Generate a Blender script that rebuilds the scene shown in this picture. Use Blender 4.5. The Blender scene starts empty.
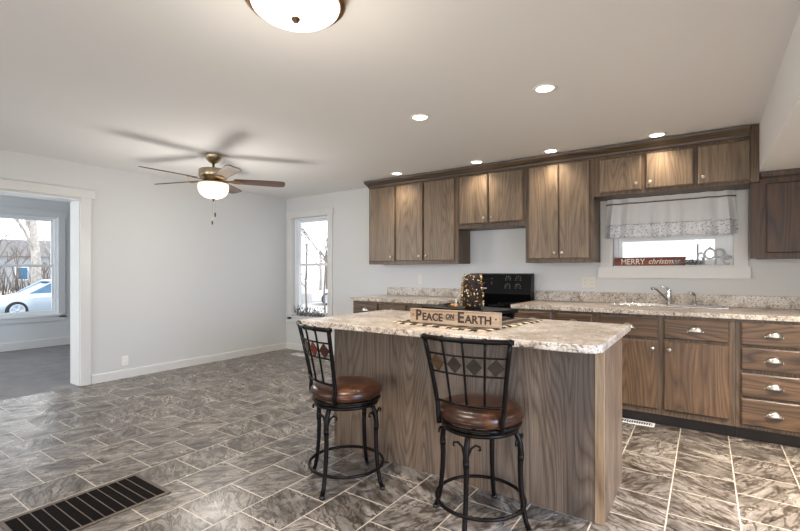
import bpy, bmesh, math, random
from mathutils import Vector, Matrix, noise as mnoise
random.seed(7)
C = bpy.context.scene.collection
PI = math.pi
R = math.radians

# ------------------------------------------------------------------ camera, world, big lights, exposure
cam_d = bpy.data.cameras.new('camera'); cam = bpy.data.objects.new('camera', cam_d); C.objects.link(cam)
cam.location = (0, 0, 1.27); cam.rotation_euler = (R(90), 0, R(34.57))
cam_d.sensor_width = 36; cam_d.lens = 443.2/800*36; cam_d.shift_y = 6.2/800; cam_d.clip_start = .05
bpy.context.scene.camera = cam
vs = bpy.context.scene.view_settings
vs.view_transform = 'Standard'; vs.look = 'None'; vs.gamma = 1; vs.use_curve_mapping = False
vs.exposure = 0.15
bpy.context.scene.display_settings.display_device = 'sRGB'
w = bpy.data.worlds.new('sky'); bpy.context.scene.world = w; w.use_nodes = True
bg = w.node_tree.nodes['Background']; bg.inputs[0].default_value = (.91, .95, 1, 1); bg.inputs[1].default_value = 2.6
bpy.context.scene.cycles.use_denoising = True
bpy.context.scene.cycles.max_bounces = 8
bpy.context.scene.cycles.diffuse_bounces = 5
bpy.context.scene.cycles.transparent_max_bounces = 12
bpy.context.scene.cycles.sample_clamp_indirect = 6

def area(name, loc, direction, sx, sy, power, col, portal=False):
    d = bpy.data.lights.new(name, 'AREA'); d.shape = 'RECTANGLE'; d.size = sx; d.size_y = sy; d.energy = power; d.color = col
    if portal: d.cycles.is_portal = True
    o = bpy.data.objects.new(name, d); C.objects.link(o); o.location = loc
    o.rotation_euler = Vector(direction).to_track_quat('-Z', 'Y').to_euler()
    return o
YW, XL, ZC = 4.98, -5.72, 2.478          # back wall, left wall, ceiling
YR, XR = -2.8, 2.3                       # rear wall, right wall
# daylight through the openings behind and beside the camera, plus fill lights
area('rear_daylight', (-3.6, YR+.02, 1.35), (0, 1, -.05), 2.4, 1.7, 42, (.97, .98, 1))
area('patio_daylight', (.6, YR+.02, 1.1), (0, 1, -.15), 1.7, 2.0, 64, (1, .96, .91))
area('den_fill', (-7.6, -1.6, 1.5), (0, 1, -.1), 2.2, 1.6, 95, (.88, .94, 1))  # fill light inside the den; the wall behind it has no opening
sd_ = area('side_daylight', (XR-.02, 1.0, 1.1), (-2.3, 1.1, -1.1), 1.5, 1.9, 40, (.55, .71, 1)); sd_.data.spread = R(75)
ld = bpy.data.lights.new('right_floor_fill', 'SPOT'); ld.energy = 640; ld.color = (1, .89, .75); ld.spot_size = R(125); ld.spot_blend = 1; ld.shadow_soft_size = .08  # added unseen spot that brightens the floor on the right
lo = bpy.data.objects.new('right_floor_fill', ld); C.objects.link(lo); lo.location = (.95, 3.0, 2.06)
area('portal_dining', (-5.17, YW+.13, 1.35), (0, -1, 0), .8, 1.6, 1, (1, 1, 1), True)
area('portal_sink', (-.3, YW+.13, 1.65), (0, -1, 0), 1.0, .6, 1, (1, 1, 1), True)
area('portal_den', (-9.33, 2.43, 1.37), (1, 0, 0), 1.0, 1.7, 1, (1, 1, 1), True)

# ------------------------------------------------------------------ material helpers
def lin(c):
    return tuple(((v/255)/12.92 if v/255 <= .04045 else ((v/255+.055)/1.055)**2.4) for v in c) + (1,)
class N:
    def __init__(s, name):
        s.m = bpy.data.materials.new(name); s.m.use_nodes = True; s.t = s.m.node_tree
        s.b = s.t.nodes['Principled BSDF']; s.out = s.t.nodes['Material Output']
    def n(s, typ, **kw):
        x = s.t.nodes.new(typ)
        for k, v in kw.items(): setattr(x, k, v)
        return x
    def l(s, a, b): s.t.links.new(a, b)
    def put(s, sock, v):
        if hasattr(v, 'is_output'): s.l(v, sock)
        else: sock.default_value = v
    def math(s, op, a, b=0, c=0):
        x = s.n('ShaderNodeMath', operation=op); s.put(x.inputs[0], a); s.put(x.inputs[1], b); s.put(x.inputs[2], c); return x.outputs[0]
    def vmath(s, op, a, b=(0, 0, 0)):
        x = s.n('ShaderNodeVectorMath', operation=op); s.put(x.inputs[0], a); s.put(x.inputs[1], b); return x.outputs[0]
    def vscale(s, a, k):
        x = s.n('ShaderNodeVectorMath', operation='SCALE'); s.put(x.inputs[0], a); s.put(x.inputs['Scale'], k); return x.outputs[0]
    def noise(s, vec, scale, detail=2, rough=.5, dist=0):
        x = s.n('ShaderNodeTexNoise'); s.l(vec, x.inputs['Vector'])
        x.inputs['Scale'].default_value = scale; x.inputs['Detail'].default_value = detail
        x.inputs['Roughness'].default_value = rough; x.inputs['Distortion'].default_value = dist
        return x.outputs[0]
    def ramp(s, fac, stops):
        x = s.n('ShaderNodeValToRGB'); s.put(x.inputs[0], fac); e = x.color_ramp.elements
        e[0].position, e[0].color = stops[0][0], stops[0][1]; e[1].position, e[1].color = stops[-1][0], stops[-1][1]
        for p, c in stops[1:-1]: q = e.new(p); q.color = c
        return x.outputs[0]
    def mix(s, fac, a, b, mode='MIX'):
        x = s.n('ShaderNodeMix', data_type='RGBA', blend_type=mode)
        s.put(x.inputs[0], fac); s.put(x.inputs[6], a); s.put(x.inputs[7], b); return x.outputs[2]
    def bump(s, h, strength=.3, dist=.01):
        x = s.n('ShaderNodeBump'); s.l(h, x.inputs['Height']); x.inputs['Strength'].default_value = strength
        x.inputs['Distance'].default_value = dist; s.l(x.outputs[0], s.b.inputs['Normal'])
    def set(s, col=None, rough=.5, metal=0, **kw):
        if col is not None: s.put(s.b.inputs['Base Color'], col)
        s.put(s.b.inputs['Roughness'], rough); s.b.inputs['Metallic'].default_value = metal
        for k, v in kw.items(): s.b.inputs[k].default_value = v
        return s.m
    def obj(s): return s.n('ShaderNodeTexCoord').outputs['Object']
    def pos(s): return s.n('ShaderNodeNewGeometry').outputs['Position']

def plain(name, c, rough=.5, metal=0, var=.06, scale=30, bump=0, **kw):
    s = N(name); c = lin(c); v = s.noise(s.obj(), scale, 3)
    lo = tuple(x*(1-var) for x in c[:3])+(1,); hi = tuple(min(1, x*(1+var)) for x in c[:3])+(1,)
    s.set(s.ramp(v, [(.3, lo), (.7, hi)]), rough, metal, **kw)
    if bump: s.bump(v, bump, .004)
    return s.m
def wood(name, axis, dark, mid, light, grey, rings=26., rough=.42):
    s = N(name)
    rnd = s.n('ShaderNodeObjectInfo').outputs['Random']
    p = s.vmath('ADD', s.obj(), s.vscale(s.n('ShaderNodeCombineXYZ').outputs[0], 0))
    cx = s.n('ShaderNodeCombineXYZ'); s.l(s.math('MULTIPLY', rnd, 37.), cx.inputs[0]); s.l(s.math('MULTIPLY', rnd, 19.), cx.inputs[1]); s.l(s.math('MULTIPLY', rnd, 53.), cx.inputs[2])
    p = s.vmath('ADD', s.obj(), cx.outputs[0])
    k = {'Z': (1, 1, .1), 'X': (.1, 1, 1), 'Y': (1, .1, 1)}[axis]
    kf = {'Z': (1, 1, .025), 'X': (.025, 1, 1), 'Y': (1, .025, 1)}[axis]
    q = s.vmath('MULTIPLY', p, k)
    n1 = s.noise(q, 3.2, 2, .4, .1)
    ring = s.math('FRACT', s.math('MULTIPLY', n1, rings))
    col = s.ramp(ring, [(0, lin(dark)), (.22, lin(mid)), (.55, lin(light)), (.85, lin(mid)), (1, lin(dark))])
    fib = s.noise(s.vmath('MULTIPLY', p, kf), 170, 4, .7)
    f = s.ramp(fib, [(.34, (.5, .48, .46, 1)), (.5, (1, 1, 1, 1)), (.75, (1.2, 1.18, 1.14, 1))])
    col = s.mix(.85, col, f, 'MULTIPLY')
    stk = s.noise(s.vmath('MULTIPLY', p, kf), 34, 4, .6)
    col = s.mix(.7, col, s.ramp(stk, [(.34, (.62, .6, .58, 1)), (.5, (1, 1, 1, 1)), (.7, (1.15, 1.14, 1.12, 1))]), 'MULTIPLY')
    tone = s.noise(s.vmath('MULTIPLY', p, k), 5, 3, .6)
    g = s.ramp(tone, [(.38, (1, 1, 1, 1)), (.66, lin(grey))])
    col = s.mix(.7, col, g, 'MULTIPLY')
    s.set(col, rough); s.bump(fib, .12, .002)
    return s.m
def emit(name, c, strength, base=(1, 1, 1, 1)):
    s = N(name); return s.set(base, .3, **{'Emission Color': c, 'Emission Strength': strength})

M = {}
s = N('wall_paint'); v = s.noise(s.pos(), 90, 3); s.set((.63, .63, .62, 1), .75); s.bump(v, .05, .003); M['wall'] = s.m
s = N('den_paint'); v = s.noise(s.pos(), 90, 3); s.set((.66, .675, .69, 1), .75); s.bump(v, .05, .003); M['den'] = s.m
s = N('ceiling_paint'); v = s.noise(s.pos(), 60, 4); s.set((.80, .79, .775, 1), .8); s.bump(v, .08, .004); M['ceil'] = s.m
M['trim'] = plain('trim_paint', (214, 213, 210), .4, 0, .02, 5)
M['vinyl'] = plain('white_vinyl', (232, 235, 238), .35, 0, .02, 5)
M['oak_z'] = wood('oak_vertical', 'Z', (108, 90, 72), (124, 105, 84), (134, 114, 92), (212, 212, 213), 34)
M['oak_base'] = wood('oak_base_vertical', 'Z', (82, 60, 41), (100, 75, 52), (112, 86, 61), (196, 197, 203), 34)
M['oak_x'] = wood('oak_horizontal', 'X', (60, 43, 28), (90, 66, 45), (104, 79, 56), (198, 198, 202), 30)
M['oak_frame'] = wood('oak_frame', 'Z', (78, 60, 44), (96, 76, 57), (108, 87, 66), (214, 214, 214), 22)
M['oak_frame_x'] = wood('oak_rail', 'X', (62, 47, 34), (84, 66, 49), (96, 77, 58), (205, 205, 206), 18)
M['oak_panel'] = wood('oak_island_panel', 'Z', (92, 75, 61), (112, 94, 78), (124, 105, 88), (164, 168, 180), 38)
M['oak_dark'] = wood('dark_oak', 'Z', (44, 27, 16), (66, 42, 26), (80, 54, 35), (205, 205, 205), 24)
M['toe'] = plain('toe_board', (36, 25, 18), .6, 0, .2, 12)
M['nickel'] = plain('brushed_nickel', (205, 198, 188), .28, 1, .05, 60)
M['chrome'] = plain('chrome', (225, 225, 225), .12, 1, .02, 20)
M['steel'] = plain('stainless_steel', (205, 205, 205), .25, 1, .05, 40)
M['bronze'] = plain('antique_bronze', (150, 116, 78), .32, 1, .12, 30)
M['bronze_dark'] = plain('dark_bronze', (92, 72, 52), .35, 1, .15, 30)
M['fan_metal'] = plain('fan_brass_metal', (176, 160, 134), .3, 1, .1, 20)
M['blade'] = wood('fan_blade_wood', 'X', (60, 44, 38), (92, 70, 60), (112, 88, 76), (205, 200, 200), 5, .35)
M['iron'] = plain('stool_metal', (16, 11, 9), .36, 0, .3, 40, **{'Specular IOR Level': .14})
M['black'] = plain('black_enamel', (12, 12, 13), .3, 0, .2, 20, **{'Specular IOR Level': .15})
M['blackglass'] = plain('black_glass', (9, 9, 10), .08, 0, .2, 10, **{'Specular IOR Level': .3})
M['blackmatte'] = plain('black_paint', (22, 20, 19), .5, 0, .3, 20)
M['white'] = plain('white_plastic', (236, 234, 228), .35, 0, .02, 10)
M['whitemark'] = plain('pale_print', (205, 205, 205), .5, 0, .02, 10)
M['outletslot'] = plain('outlet_slot', (110, 108, 102), .5, 0, .05, 10)
M['copper_leather'] = None
s = N('brown_leather'); n1 = s.noise(s.obj(), 9, 5, .6); s.set(s.ramp(n1, [(.3, lin((26, 15, 10))), (.55, lin((58, 33, 20))), (.8, lin((112, 70, 42)))]), .3, **{'Specular IOR Level': .35}); s.bump(s.noise(s.obj(), 160, 2), .1, .002); M['leather'] = s.m
# granite laminate
s = N('granite_laminate'); p = s.pos()
big = s.noise(p, 7, 5, .65, .8); fine = s.noise(p, 70, 4, .7); veins = s.noise(s.vmath('MULTIPLY', p, (1, 2.2, 1)), 15, 5, .65, 1.6)
c = s.ramp(big, [(.34, lin((142, 124, 106))), (.5, lin((196, 184, 170))), (.68, lin((222, 213, 202)))])
c = s.mix(.85, c, s.ramp(veins, [(.34, lin((148, 128, 112))), (.45, (1, 1, 1, 1)), (1, (1, 1, 1, 1))]), 'MULTIPLY')
c = s.mix(.95, c, s.ramp(fine, [(.36, lin((104, 86, 72))), (.5, (1, 1, 1, 1)), (1, (1, 1, 1, 1))]), 'MULTIPLY')
M['granite'] = s.set(c, .28)
# slate tile floor: twelve inch tiles, every second column shifted by half a tile
s = N('slate_tile_floor'); p = s.pos(); sp = s.n('ShaderNodeSeparateXYZ'); s.l(p, sp.inputs[0])
u = s.math('DIVIDE', s.math('ADD', sp.outputs[0], .165+.311*40), .311); col_i = s.math('FLOOR', u); fu = s.math('FRACT', u)
par = s.math('MODULO', col_i, 2.)
vv = s.math('ADD', s.math('DIVIDE', s.math('ADD', sp.outputs[1], -1.455+.316*40), .316), s.math('MULTIPLY', par, .5)); row_i = s.math('FLOOR', vv); fv = s.math('FRACT', vv)
edge = s.math('MINIMUM', s.math('MINIMUM', fu, s.math('SUBTRACT', 1, fu)), s.math('MINIMUM', fv, s.math('SUBTRACT', 1, fv)))
cid = s.n('ShaderNodeCombineXYZ'); s.l(col_i, cid.inputs[0]); s.l(row_i, cid.inputs[1])
wn = s.n('ShaderNodeTexWhiteNoise', noise_dimensions='3D'); s.l(cid.outputs[0], wn.inputs['Vector'])
loc = s.n('ShaderNodeCombineXYZ'); s.l(s.math('SUBTRACT', fu, .5), loc.inputs[0]); s.l(s.math('SUBTRACT', fv, .5), loc.inputs[1])
rot = s.n('ShaderNodeVectorRotate', rotation_type='Z_AXIS'); s.l(loc.outputs[0], rot.inputs['Vector'])
s.l(s.math('MULTIPLY', s.math('FLOOR', s.math('MULTIPLY', wn.outputs[0], 4.)), PI/2), rot.inputs['Angle'])
rot2 = s.n('ShaderNodeVectorRotate', rotation_type='Z_AXIS'); s.l(rot.outputs[0], rot2.inputs['Vector']); rot2.inputs['Angle'].default_value = .5
q = s.vmath('ADD', s.vmath('MULTIPLY', rot2.outputs[0], (1.2, 2.7, 1)), s.vscale(wn.outputs[1], 30.))
n1 = s.noise(q, 1.15, 6, .55, .9); n2 = s.noise(s.vmath('MULTIPLY', q, (.8, 1.1, 1)), 1.5, 4, .55, 1.3); n3 = s.noise(s.vmath('MULTIPLY', q, (1, .6, 1)), 9, 4, .7, .3)
c = s.ramp(n1, [(.33, lin((70, 62, 55))), (.42, lin((104, 96, 88))), (.5, lin((124, 116, 108))), (.58, lin((136, 128, 119))), (.68, lin((160, 151, 141)))])
ridge = s.math('ABSOLUTE', s.math('SUBTRACT', n2, .5))
c = s.mix(.85, c, s.ramp(ridge, [(0, lin((92, 78, 66))), (.02, lin((150, 140, 130))), (.05, (1, 1, 1, 1)), (1, (1, 1, 1, 1))]), 'MULTIPLY')
c = s.mix(.55, c, s.ramp(n3, [(.35, (.5, .47, .44, 1)), (.48, (1, 1, 1, 1)), (.64, (1.35, 1.34, 1.32, 1))]), 'MULTIPLY')
tint = s.n('ShaderNodeMapRange'); s.l(wn.outputs[0], tint.inputs[0]); tint.inputs[3].default_value = .86; tint.inputs[4].default_value = 1.1
c = s.vscale(c, tint.outputs[0])
gm = s.n('ShaderNodeMapRange'); s.l(edge, gm.inputs[0]); gm.inputs[1].default_value = .007; gm.inputs[2].default_value = .013; gm.inputs[3].default_value = 1; gm.inputs[4].default_value = 0
c = s.mix(gm.outputs[0], c, lin((200, 188, 172)))
s.set(c, s.ramp(n1, [(.3, (.36, .36, .36, 1)), (.7, (.24, .24, .24, 1))])); s.b.inputs['Specular IOR Level'].default_value = .55
s.bump(s.math('SUBTRACT', n1, s.math('MULTIPLY', gm.outputs[0], .5)), .22, .006); M['floor'] = s.m
s = N('grey_carpet'); n1 = s.noise(s.pos(), 220, 3); n2 = s.noise(s.pos(), 5, 3)
s.set(s.mix(.4, s.ramp(n1, [(.3, lin((60, 58, 60))), (.7, lin((200, 198, 198)))]), s.ramp(n2, [(.3, lin((104, 102, 104))), (.7, lin((150, 147, 147)))])), .95); s.bump(n1, .8, .01); M['carpet'] = s.m
# window glass
s = N('window_glass'); s.t.nodes.remove(s.b); tr = s.n('ShaderNodeBsdfTransparent'); gl = s.n('ShaderNodeBsdfGlossy'); gl.inputs['Roughness'].default_value = .02
fr = s.n('ShaderNodeFresnel'); fr.inputs[0].default_value = 1.35; mx = s.n('ShaderNodeMixShader'); s.l(fr.outputs[0], mx.inputs[0]); s.l(tr.outputs[0], mx.inputs[1]); s.l(gl.outputs[0], mx.inputs[2]); s.l(mx.outputs[0], s.out.inputs[0]); M['glass'] = s.m
M['can_lens'] = emit('recessed_lamp_lens', (1, .93, .82, 1), 9)
M['dome'] = emit('frosted_dome_glass', (1, .95, .88, 1), 1.7)
M['bowl'] = emit('frosted_bowl_glass', (1, .84, .58, 1), 1.2, (.5, .48, .45, 1))
# cloth
s = N('white_curtain_cloth'); n1 = s.noise(s.obj(), 300, 2); s.set(s.ramp(n1, [(.3, (.88, .88, .89, 1)), (.7, (.93, .93, .94, 1))]), .9); s.b.inputs['Subsurface Weight'].default_value = 0
tl = s.n('ShaderNodeBsdfTranslucent'); tl.inputs[0].default_value = (.88, .88, .9, 1); mx = s.n('ShaderNodeMixShader'); mx.inputs[0].default_value = .3
s.l(s.b.outputs[0], mx.inputs[1]); s.l(tl.outputs[0], mx.inputs[2]); s.l(mx.outputs[0], s.out.inputs[0]); M['cloth'] = s.m
s = N('eyelet_lace'); vo = s.n('ShaderNodeTexVoronoi'); s.l(s.vmath('MULTIPLY', s.obj(), (1, .01, 1)), vo.inputs['Vector']); vo.inputs['Scale'].default_value = 62
s.set(s.ramp(vo.outputs['Distance'], [(.2, lin((112, 112, 118))), (.34, lin((222, 223, 226))), (1, lin((228, 229, 232)))]), .9); M['lace'] = s.m
M['lacetrim'] = plain('grey_thread', (122, 118, 116), .8, 0, .1, 60)
M['signface'] = wood('sign_tan_wood', 'X', (160, 135, 110), (182, 159, 132), (194, 173, 146), (235, 235, 235), 4, .6)
M['signink'] = plain('dark_brown_paint', (48, 26, 16), .6, 0, .1, 40)
M['redboard'] = wood('red_brown_board', 'X', (112, 54, 42), (140, 72, 56), (156, 88, 68), (220, 220, 220), 4, .6)
M['whitepaint'] = plain('white_lettering', (235, 228, 218), .6, 0, .03, 40)
M['greymetal'] = plain('grey_wire_metal', (186, 187, 190), .5, 0, .1, 40)
s = N('striped_woven_mat'); sp = s.n('ShaderNodeSeparateXYZ'); s.l(s.obj(), sp.inputs[0])
st = s.math('FRACT', s.math('MULTIPLY', sp.outputs[1], 15.)); st2 = s.math('FRACT', s.math('MULTIPLY', sp.outputs[0], 9.))
pat = s.math('ADD', s.math('GREATER_THAN', st, .5), s.math('GREATER_THAN', st2, .62))
n1 = s.noise(s.obj(), 260, 2)
c = s.ramp(s.math('MULTIPLY', pat, .5), [(0, lin((30, 22, 17))), (.3, lin((40, 30, 24))), (.5, lin((72, 57, 45))), (1, lin((156, 136, 112)))])
s.set(s.mix(.3, c, s.ramp(n1, [(.3, (.3, .3, .3, 1)), (.7, (1, 1, 1, 1))]), 'MULTIPLY'), .9); s.bump(n1, .5, .003); M['mat'] = s.m
M['tassel'] = plain('dark_fringe_yarn', (50, 38, 30), .9, 0, .5, 60)
M['foliage'] = plain('dark_brown_foliage', (34, 23, 13), .8, 0, .5, 40)
M['berry'] = plain('cream_berry', (226, 206, 170), .4, 0, .15, 40)
M['berrygold'] = plain('gold_berry', (158, 120, 50), .35, .3, .2, 40)
M['berryred'] = plain('maroon_berry', (98, 42, 38), .35, 0, .2, 40)
M['wire'] = plain('pale_wire', (205, 196, 180), .4, .3, .1, 40)
M['orange'] = plain('orange_wax', (206, 132, 62), .5, 0, .08, 40)
M['twig'] = plain('grey_twig', (84, 86, 90), .8, 0, .3, 40)
M['leafgrey'] = plain('grey_green_leaf', (104, 112, 112), .7, 0, .3, 40)
M['grille'] = plain('dark_bronze_grille', (20, 14, 11), .5, 0, .25, 30, **{'Specular IOR Level': .1})
M['grille_frame'] = plain('grille_frame_bronze', (96, 84, 74), .45, .2, .15, 30)
M['hole'] = plain('duct_dark', (8, 7, 6), .9, 0, .1, 10)
M['bark'] = plain('grey_bark', (120, 110, 104), .9, 0, .3, 8)
M['ground'] = plain('pale_winter_ground', (196, 194, 188), .95, 0, .15, .6)
M['asphalt'] = plain('grey_asphalt', (150, 150, 152), .9, 0, .1, 2)
M['silver'] = plain('silver_car_paint', (176, 190, 204), .25, .4, .03, 3)
M['whitecar'] = plain('white_car_paint', (230, 232, 234), .25, 0, .02, 3)
M['carglass'] = plain('tinted_car_glass', (70, 110, 140), .08, 0, .1, 3)
M['tire'] = plain('tire_rubber', (30, 30, 32), .8, 0, .1, 20)
s = N('white_siding'); sp = s.n('ShaderNodeSeparateXYZ'); s.l(s.pos(), sp.inputs[0]); fz = s.math('FRACT', s.math('MULTIPLY', sp.outputs[2], 6.))
s.set(s.ramp(fz, [(0, lin((176, 178, 182))), (.1, lin((236, 238, 240))), (1, lin((236, 238, 240)))]), .7); M['siding'] = s.m
M['greyhouse'] = plain('grey_siding', (150, 152, 156), .8, 0, .1, 3)
M['roof'] = plain('grey_shingle', (120, 118, 118), .9, 0, .2, 6)

# ------------------------------------------------------------------ mesh helpers
class MB:
    def __init__(s): s.v = []; s.f = []; s.sm = []
    def add(s, verts, faces, smooth=False, mat=None):
        o = len(s.v)
        s.v += [tuple(mat @ Vector(p)) if mat is not None else tuple(p) for p in verts]
        s.f += [tuple(o+i for i in f) for f in faces]; s.sm += [smooth]*len(faces); return s
    def box(s, x0, x1, y0, y1, z0, z1, mat=None):
        v = [(x, y, z) for x in (x0, x1) for y in (y0, y1) for z in (z0, z1)]
        return s.add(v, [(0, 1, 3, 2), (4, 6, 7, 5), (0, 4, 5, 1), (2, 3, 7, 6), (0, 2, 6, 4), (1, 5, 7, 3)], False, mat)
    def slab(s, x0, x1, z0, z1, yb, yf, ins=.009, edge=.006):
        # a door or drawer front: flat face towards -y with a routed edge
        ym = yf+edge
        rings = [[(x0, yb, z0), (x1, yb, z0), (x1, yb, z1), (x0, yb, z1)], [(x0, ym, z0), (x1, ym, z0), (x1, ym, z1), (x0, ym, z1)],
                 [(x0+ins, yf, z0+ins), (x1-ins, yf, z0+ins), (x1-ins, yf, z1-ins), (x0+ins, yf, z1-ins)]]
        v = sum(rings, []); f = [(3, 2, 1, 0), (8, 9, 10, 11)]
        for r in (0, 4):
            for i in range(4): f.append((r+i, r+(i+1) % 4, r+4+(i+1) % 4, r+4+i))
        return s.add(v, f)
    def tube(s, pts, rad, n=8, closed=False, caps=True):
        pts = [Vector(p) for p in pts]; m = len(pts)
        rs = rad if isinstance(rad, (list, tuple)) else [rad]*m
        v = []; up = None
        for i, p in enumerate(pts):
            a = pts[(i-1) % m] if (closed or i > 0) else p; b = pts[(i+1) % m] if (closed or i < m-1) else p
            t = (b-a).normalized()
            if up is None:
                up = Vector((0, 0, 1)) if abs(t.z) < .9 else Vector((1, 0, 0))
            x = t.cross(up)
            if x.length < 1e-4: x = t.orthogonal()
            x.normalize(); y = t.cross(x).normalized(); up = -y if y.dot(up) < 0 else y
            y = up; x = t.cross(y).normalized()
            for k in range(n):
                q = 2*PI*k/n; v.append(p+rs[i]*(x*math.cos(q)+y*math.sin(q)))
        f = []
        for i in range(m if closed else m-1):
            for k in range(n):
                a, b = i*n+k, i*n+(k+1) % n; c, d = ((i+1) % m)*n+(k+1) % n, ((i+1) % m)*n+k
                f.append((a, b, c, d))
        s.add(v, f, True)
        if caps and not closed:
            o = len(s.v)-len(v); s.f += [tuple(o+k for k in range(n))[::-1], tuple(o+(m-1)*n+k for k in range(n))]; s.sm += [False, False]
        return s
    def lathe(s, prof, n=24, mat=None, smooth=True):
        v = []; f = []
        for r, z in prof:
            for k in range(n): q = 2*PI*k/n; v.append((r*math.cos(q), r*math.sin(q), z))
        for i in range(len(prof)-1):
            for k in range(n): f.append((i*n+k, i*n+(k+1) % n, (i+1)*n+(k+1) % n, (i+1)*n+k))
        if prof[0][0] > 1e-5: f.append(tuple(range(n))[::-1])
        if prof[-1][0] > 1e-5: f.append(tuple((len(prof)-1)*n+k for k in range(n)))
        return s.add(v, f, smooth, mat)
    def prism(s, poly, z0, z1, mat=None):
        n = len(poly); v = [(x, y, z0) for x, y in poly]+[(x, y, z1) for x, y in poly]
        return s.add(v, [tuple(range(n))[::-1], tuple(range(n, 2*n))]+[(i, (i+1) % n, n+(i+1) % n, n+i) for i in range(n)], False, mat)
    def ball(s, c, r, n=8, sq=(1, 1, 1)):
        prof = [(max(1e-6, math.sin(PI*i/n)), -math.cos(PI*i/n)) for i in range(n+1)]
        return s.lathe(prof, n+2, Matrix.Translation(c) @ Matrix.Diagonal((r*sq[0], r*sq[1], r*sq[2], 1)))
    def sweep(s, path, prof):
        # mitred moulding: path of 2-D points, prof = closed list of (outward, z); outward is to the right of travel
        P = [Vector(p) for p in path]; m = len(P); n = len(prof); v = []
        for i in range(m):
            ns = []
            if i > 0: d = (P[i]-P[i-1]).normalized(); ns.append(Vector((d.y, -d.x)))
            if i < m-1: d = (P[i+1]-P[i]).normalized(); ns.append(Vector((d.y, -d.x)))
            nn = sum(ns, Vector((0, 0)))
            nn = nn.normalized()/max(.3, nn.normalized().dot(ns[0]))
            for o, z in prof: q = P[i]+nn*o; v.append((q.x, q.y, z))
        f = [tuple(range(n)), tuple((m-1)*n+k for k in range(n))[::-1]]
        for i in range(m-1):
            for k in range(n): f.append((i*n+k, i*n+(k+1) % n, (i+1)*n+(k+1) % n, (i+1)*n+k))
        return s.add(v, f)
    def build(s, name, mat, parent=None, loc=None, bevel=0, weld=True):
        me = bpy.data.meshes.new(name); me.from_pydata(s.v, [], s.f); me.update()
        bm = bmesh.new(); bm.from_mesh(me)
        for fc, q in zip(bm.faces, s.sm): fc.smooth = q
        bmesh.ops.remove_doubles(bm, verts=bm.verts, dist=1e-5)
        bmesh.ops.recalc_face_normals(bm, faces=bm.faces)
        bm.to_mesh(me); bm.free()
        me.materials.append(mat)
        o = bpy.data.objects.new(name, me); C.objects.link(o)
        if parent is not None: o.parent = parent
        if loc is not None: o.location = loc
        if bevel:
            b = o.modifiers.new('bevel', 'BEVEL'); b.width = bevel; b.segments = 2; b.limit_method = 'ANGLE'
        return o
def tag(o, label=None, cat=None, group=None, kind=None):
    if label: o['label'] = label
    if cat: o['category'] = cat
    if group: o['group'] = group
    if kind: o['kind'] = kind
    return o
def thing(name, label, cat, loc=(0, 0, 0), rz=0, group=None):
    o = bpy.data.objects.new(name, None); C.objects.link(o); o.empty_display_size = .1
    o.location = loc; o.rotation_euler = (0, 0, rz); return tag(o, label, cat, group)
def sroot(name):
    o = bpy.data.objects.new(name, None); C.objects.link(o); o['kind'] = 'structure'; return o
def struct(o): o['kind'] = 'structure'; return o
def copy_tree(o, parent=None):
    c = o.copy(); C.objects.link(c)
    if parent is not None: c.parent = parent; c.matrix_parent_inverse = o.matrix_parent_inverse.copy()
    for ch in list(o.children): copy_tree(ch, c)
    return c
def text_mesh(name, items, mat, parent, depth=.0015, bold=.03):
    # items: (string, size, x, z, shear) laid on the x-z plane facing -y, at y = 0
    vs, fs = [], []
    for st, size, x, z, shear, wid in items:
        cu = bpy.data.curves.new('t', 'FONT'); cu.body = st; cu.size = size; cu.extrude = depth; cu.shear = shear; cu.resolution_u = 3; cu.offset = size*bold
        to = bpy.data.objects.new('t', cu); C.objects.link(to)
        dg = bpy.context.evaluated_depsgraph_get(); me = bpy.data.meshes.new_from_object(to.evaluated_get(dg))
        kx = wid/max(p.co.x for p in me.vertices)
        o = len(vs); vs += [(p.co.x*kx+x, -p.co.z, p.co.y+z) for p in me.vertices]; fs += [tuple(o+i for i in f.vertices) for f in me.polygons]
        bpy.data.objects.remove(to); bpy.data.meshes.remove(me); bpy.data.curves.remove(cu)
    m = MB(); m.add(vs, fs); return m.build(name, mat, parent)

def wall_panel(name, axis, a0, a1, z0, z1, t0, t1, holes, mat):
    # wall along 'x' or 'y' from a0 to a1, thickness t0..t1, rectangular holes (u0,u1,v0,v1)
    us = sorted({a0, a1}.union(*[{h[0], h[1]} for h in holes])); zs = sorted({z0, z1}.union(*[{h[2], h[3]} for h in holes])); m = MB()
    us = [u for u in us if a0 <= u <= a1]; zs = [z for z in zs if z0 <= z <= z1]
    ins = lambda u, z: any(h[0] < u < h[1] and h[2] < z < h[3] for h in holes)
    for i in range(len(us)-1):
        j = 0
        while j < len(zs)-1:
            if ins((us[i]+us[i+1])/2, (zs[j]+zs[j+1])/2): j += 1; continue
            k = j
            while k < len(zs)-1 and not ins((us[i]+us[i+1])/2, (zs[k]+zs[k+1])/2): k += 1
            if axis == 'x': m.box(us[i], us[i+1], t0, t1, zs[j], zs[k])
            else: m.box(t0, t1, us[i], us[i+1], zs[j], zs[k])
            j = k
    return struct(m.build(name, mat))

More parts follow.
